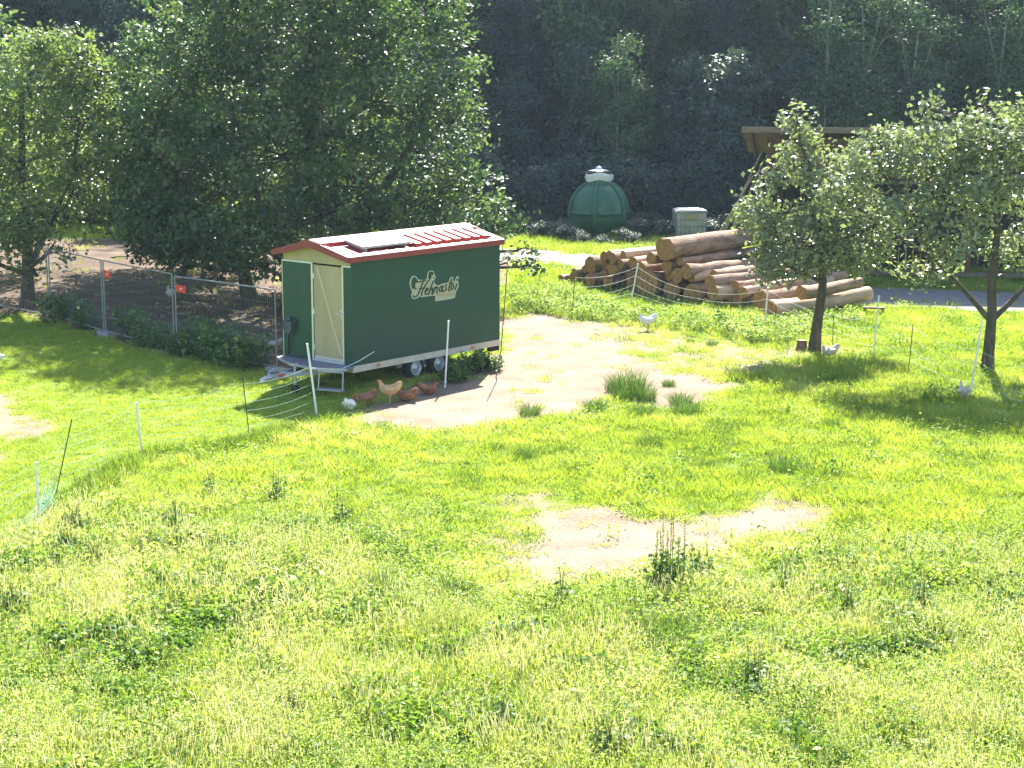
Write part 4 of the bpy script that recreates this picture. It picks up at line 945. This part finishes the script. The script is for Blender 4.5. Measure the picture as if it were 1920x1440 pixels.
MB().box((-.1,-.06,3.28),(BLn,.06-.062,3.40)).build('beam', MATS['barn_beam'], bn)
MB().box((.6,-.05,3.05),(BLn,-.002,3.14)).build('beam', MATS['barn_beam'], bn)
MB().box((-.3,-.12,.12),(BLn,-.04,.26)).build('plinth_board', MATS['barn_beam'], bn)
zf, zb = 4.86, 3.65
rp_ = lambda d: zf - (zf-zb)*(d+1.0)/(BD+1.6)
rfm = MB(); rfm.prism([(-.75,-1.0,zf-.06),(-.75,BD+.6,zb-.06),(-.75,BD+.6,zb),(-.75,-1.0,zf)][::-1],(BLn+1.2,0,0)); rf = rfm.build('roof', MATS['barn_roof'], bn)
MB().box((-.78,-1.03,zf-.16),(BLn+.48,-1.002,zf+.015)).build('fascia', MATS['barn_beam'], rf)
for k in range(12):
    xx = -.55+k*1.15; MB().prism([(xx,-.98,zf-.20),(xx,BD+.5,zb-.20),(xx,BD+.5,zb-.062),(xx,-.98,zf-.062)][::-1],(.09,0,0)).build('rafter', MATS['barn_wood'], rf)
for i, (a_, b_) in enumerate((((1352,446),(1428,285)),((1366,450),(1432,300)),((1340,452),(1412,330)))):
    p_ = G(*a_); t_ = at_depth(b_[0], b_[1], 57.8 if i < 2 else 58.4)
    o = thing('leaning_pole', p_, 0, 'long grey pole leaning against the left end of the barn', 'pole', 'poles leaning on the barn')
    MB().tube([(0,0,0), (t_-p_)*.5+Vector((.03,0,.04)), t_-p_],[.05,.045,.03],8).build('shaft', MATS['pale_bark'], o)
    d_ = (t_-p_).normalized(); MB().tube([t_-p_, t_-p_+d_*.012],.03,8).build('tip', MATS['cut_wood'], o)
# low trestle by the track, stump at the fruit tree
o = thing('wooden_trestle', G(1638,592), -.25, 'small low wooden trestle at the edge of the farm track', 'trestle')
MB().box((-.30,-.10,.20),(.30,.10,.25)).build('top', MATS['old_wood'], o)
for xx in (-.27,.21):
    for yy in (-.09,.04): MB().box((xx,yy,0),(xx+.06,yy+.05,.20)).build('leg', MATS['old_wood'], o)
o = thing('tree_stump', G(1503,657), 0, 'short reddish stump beside the slender fruit tree', 'stump')
MB().lathe([(.17,-.02),(.14,.08),(.12,.22),(.125,.26)],12).build('bark', MATS['log_bark'], o); MB().lathe([(.124,.262),(.0,.268)],12).build('cut_end', MATS['cut_wood'], o)

# dead branches on the bare earth under the big tree
rgb_ = np.random.default_rng(8)
for k in range(9):
    px_, py_ = rgb_.uniform(60, 520), 0
    py_ = 470 + rgb_.random()*(95 + (px_-60)*.25)
    q = G(px_, py_); a_ = rgb_.uniform(-1.5,1.5); l_ = rgb_.uniform(.6,1.8)
    o = thing('fallen_branch', q, a_, 'dry fallen branch on the bare earth behind the mesh fence', 'branch', 'fallen branches under the trees')
    MB().tube([(-l_/2,0,.03),(-l_/6,rgb_.normal(0,.08),.07),(l_/5,rgb_.normal(0,.1),.06),(l_/2,rgb_.normal(0,.1),.04)],[.035,.03,.022,.010],6).build('stem', MATS['pale_bark'], o)
    MB().tube([(0,0,.06),(l_/5,.12,.10),(l_/3,.30,.16)],[.016,.012,.005],5).build('twig', MATS['pale_bark'], o)

# ------------------------------------------------------------------ plants one can pick out
def plant_mesh(seed, n, radius, h, size):
    rg_ = np.random.default_rng(seed); C = []
    st_ = MB()
    for k in range(n):
        a = rg_.random()*6.28; r_ = radius*math.sqrt(rg_.random()); hh = h*rg_.uniform(.55,1.1); lx, ly = rg_.normal(0,.12,2)*h
        b_ = Vector((r_*math.cos(a), r_*math.sin(a), 0)); t_ = b_+Vector((lx,ly,hh)); st_.tube([b_-Vector((0,0,.03)), b_.lerp(t_,.5), t_],[.007,.006,.003],4,False)
        for u in np.linspace(.2, 1, 9): C += [tuple(b_.lerp(t_, u))]*2
    V, F_, T_ = leaves_at(np.array(C), 2, (size*.5,size*.5,size*.25), size, rg_, np.clip(rg_.normal(.45,.2,len(C)),0,1), .3)
    return st_.mesh('stems'), np_mesh('leaves', V, F_, {'tint': T_})
nettle = [plant_mesh(s_, 15, .38, .62, .11) for s_ in (61,62,63)]
rgn = np.random.default_rng(12)
NP = [(110,606),(140,600),(170,616),(250,610),(265,636),(285,648),(305,655),(350,650),(372,668),(395,672),(420,680),(445,686),(462,690),(400,655),(340,664),(430,668)]
for i, (px_, py_) in enumerate(NP):
    o = thing('nettle_clump', G(px_,py_), rgn.uniform(0,6.28), 'shaded bluish green nettle clump at the foot of the mesh fence', 'plant', 'nettles along the mesh fence'); s_ = rgn.uniform(.8,1.25); o.scale = (s_,)*3
    m_ = nettle[i%3]; obj('stems', m_[0], MATS['plant_leaf'], o); obj('leaves', m_[1], MATS['plant_leaf'], o)
for px_, py_, s_ in ((850,716,.8),(875,700,.9),(895,692,.8),(918,694,.7)):
    o = thing('weed_clump', G(px_,py_), rgn.uniform(0,6.28), 'dark weed clump growing under the trailer floor', 'plant', 'weeds under the trailer'); o.scale = (s_,s_,s_*.8)
    m_ = nettle[rgn.integers(3)]; obj('stems', m_[0], MATS['plant_leaf'], o); obj('leaves', m_[1], MATS['plant_leaf'], o)

def rush(seed, n, radius, h, wdt, lean):
    o_ = blade_clump('blades', n, radius, h, wdt, lean, seed, 0, 'grass_blade'); me_ = o_.data
    return me_
leafmat('rush_blade', [(0,(.05,.10,.02)),(.5,(.11,.19,.04)),(1,(.24,.32,.08))], .35, .5, .35)
rush_m = [rush(s_, 300, .24, .40, .009, .75) for s_ in (71,72,73)]
for m_ in rush_m:
    m_.materials.clear(); m_.materials.append(MATS['rush_blade'])
    a_ = m_.attributes['tint']; v_ = np.empty(len(m_.vertices), np.float32); a_.data.foreach_get('value', v_); a_.data.foreach_set('value', np.clip(v_*1.6+.30, 0, 1))
RT = [(1185,742,1.25,1.3),(1152,735,.8,.9),(1212,752,.9,.8),(1170,750,.9,.7)]
for px_, py_, s_, sz in RT:
    o = tag(obj('rush_tuft', rush_m[rgn.integers(3)], None, None, G(px_,py_)), 'tall dark rush tuft on the edge of the bare yard', 'grass tuft', 'rush tufts at the yard edge'); o.scale = (s_,s_,sz*1.25); o.rotation_euler[2] = rgn.uniform(0,6.28)
for px_, py_, s_ in ((1254,724,.55),(993,778,.8),(1117,770,.9),(1205,780,.9),(1276,757,.9),(1219,836,.8),(1294,642,.35),(1334,648,.5),(1290,780,1.1),(1436,778,.5),(1344,815,.7),(1388,806,.5),(1470,885,1.0),(980,862,.7),(1065,885,.7),(1325,880,.6),(1560,800,.6),(1240,1205,1.2),(710,1125,1.1),(520,1010,.9),(830,1125,.9),(1180,1190,.8)):
    o = tag(obj('grass_tuft', rush_m[rgn.integers(3)], None, None, G(px_,py_)), 'low dark green grass tuft standing out of the short turf', 'grass tuft', 'grass tufts in the pasture'); o.scale = (s_*1.1,s_*1.1,s_*.8); o.rotation_euler[2] = rgn.uniform(0,6.28)

def dock(seed, n, h, radius):
    rg_ = np.random.default_rng(seed); st_ = MB(); C = []; S = []
    for k in range(n):
        a = rg_.random()*6.28; r_ = radius*math.sqrt(rg_.random()); b_ = Vector((r_*math.cos(a), r_*math.sin(a), -.03)); hh = h*rg_.uniform(.65,1.05)
        t_ = b_+Vector((rg_.normal(0,.07),rg_.normal(0,.07),hh)); st_.tube([b_, b_.lerp(t_,.5)+Vector((rg_.normal(0,.015),0,0)), t_],[.009,.007,.003],5,False)
        for u in np.linspace(.55,1.0,26): S.append(tuple(b_.lerp(t_,u)))
        for u in np.linspace(.05,.5,9): C.append(tuple(b_.lerp(t_,u)))
    V1, F1, T1 = leaves_at(np.array(C), 9, (.10,.10,.05), .085, rg_, np.clip(rg_.normal(.6,.25,len(C)),0,1), .3)
    V2, F2, T2 = leaves_at(np.array(S), 3, (.013,.013,.02), .032, rg_, np.clip(rg_.normal(.4,.2,len(S)),0,1), .3)
    return st_.mesh('stems'), np_mesh('leaves', V1, F1, {'tint':T1}), np_mesh('seed_heads', V2, F2, {'tint':T2})
leafmat('seed_brown', [(0,(.22,.25,.08)),(.5,(.34,.36,.14)),(1,(.46,.45,.22))], .45, .7, .2)
dk = [dock(81,8,1.15,.22), dock(82,3,.95,.12), dock(83,2,.8,.08), dock(84,5,.7,.2)]
def put_dock(m_, px_, py_, s_, label, group=None):
    o = thing('dock_plant', G(px_,py_), rgn.uniform(0,6.28), label, 'plant', group); o.scale = (s_,)*3
    obj('stems', m_[0], MATS['seed_brown'], o); obj('leaves', m_[1], MATS['plant_leaf'], o); tag(obj('seed_heads', m_[2], MATS['seed_brown'], o), kind='stuff')
put_dock(dk[0], 1256, 1108, 1.0, 'tall dock plant with several seed spikes beside the bare meadow patch')
put_dock(dk[3], 1310, 1085, .9, 'low leafy dock plant next to the tall dock with seed spikes')
for px_, py_, i, s_ in ((518,940,1,.8),(640,985,2,.8),(1055,1135,2,.8),(1470,1110,1,.7),(1590,1150,1,.7),(150,1000,3,.9),(130,1040,3,.8),(310,985,3,.55),(395,930,2,.7),(170,1060,3,.7),(950,1370,1,.7),(30,1150,3,.9),(1430,1290,3,.9),(1680,1230,3,.7),(540,1350,3,.7),(1150,1420,3,.9),(1770,1210,3,.7),(1570,1240,3,.5),(330,1000,2,.9),(1730,1140,1,.7)):
    put_dock(dk[i], px_, py_, s_, 'dock plant with thin upright stalks among the meadow grass', 'dock plants in the meadow')

# rank weeds along the foot of the log pile and behind the net
ZW = Pg([(950,590),(955,552),(1050,545),(1120,572),(1230,592),(1320,600),(1440,612),(1560,600),(1600,592),(1610,608),(1500,635),(1400,650),(1300,625),(1200,612),(1080,596)])
qx = rgn.uniform(-1, 12, 9000); qy = rgn.uniform(44, 57, 9000); kk = (sdist(ZW, qx, qy) + 1.2*(fbm(qx,qy,1.1,4)-.5) > .1)
qx, qy = qx[kk], qy[kk]; n_ = len(qx)
lv = [leaf_clump('nettle', 34, .22, .42, .10, 101), leaf_clump('nettle', 30, .25, .55, .12, 102), blade_clump('tall_tuft', 34, .16, .45, .010, .5, 103)]
scatter('rank_weeds', lv, np.stack([qx,qy,np.zeros(n_)],1), rgn.integers(0,3,n_), rgn.uniform(.3,.75,n_), np.stack([np.zeros(n_),np.zeros(n_),rgn.uniform(0,6.28,n_)],1), np.clip(rgn.normal(.6,.18,n_),.1,.95), 'rank pale green weeds along the foot of the log pile', 'weeds')

# ------------------------------------------------------------------ hazy summer air
hz = MB().box((-920,-620,-1.5),(920,620,52)).build('haze', None)
m, t, p = _mat('haze_air'); t.nodes.remove(p)
pv = t.nodes.new('ShaderNodeVolumePrincipled'); pv.inputs['Color'].default_value = (.62,.82,1,1); pv.inputs['Density'].default_value = .00022; pv.inputs['Anisotropy'].default_value = .45
t.links.new(pv.outputs[0], t.nodes['Material Output'].inputs['Volume'])
hz.data.materials.append(m); tag(hz, 'thin bright summer haze over the whole farmyard', 'haze', kind='stuff'); hz.display_type = 'WIRE'
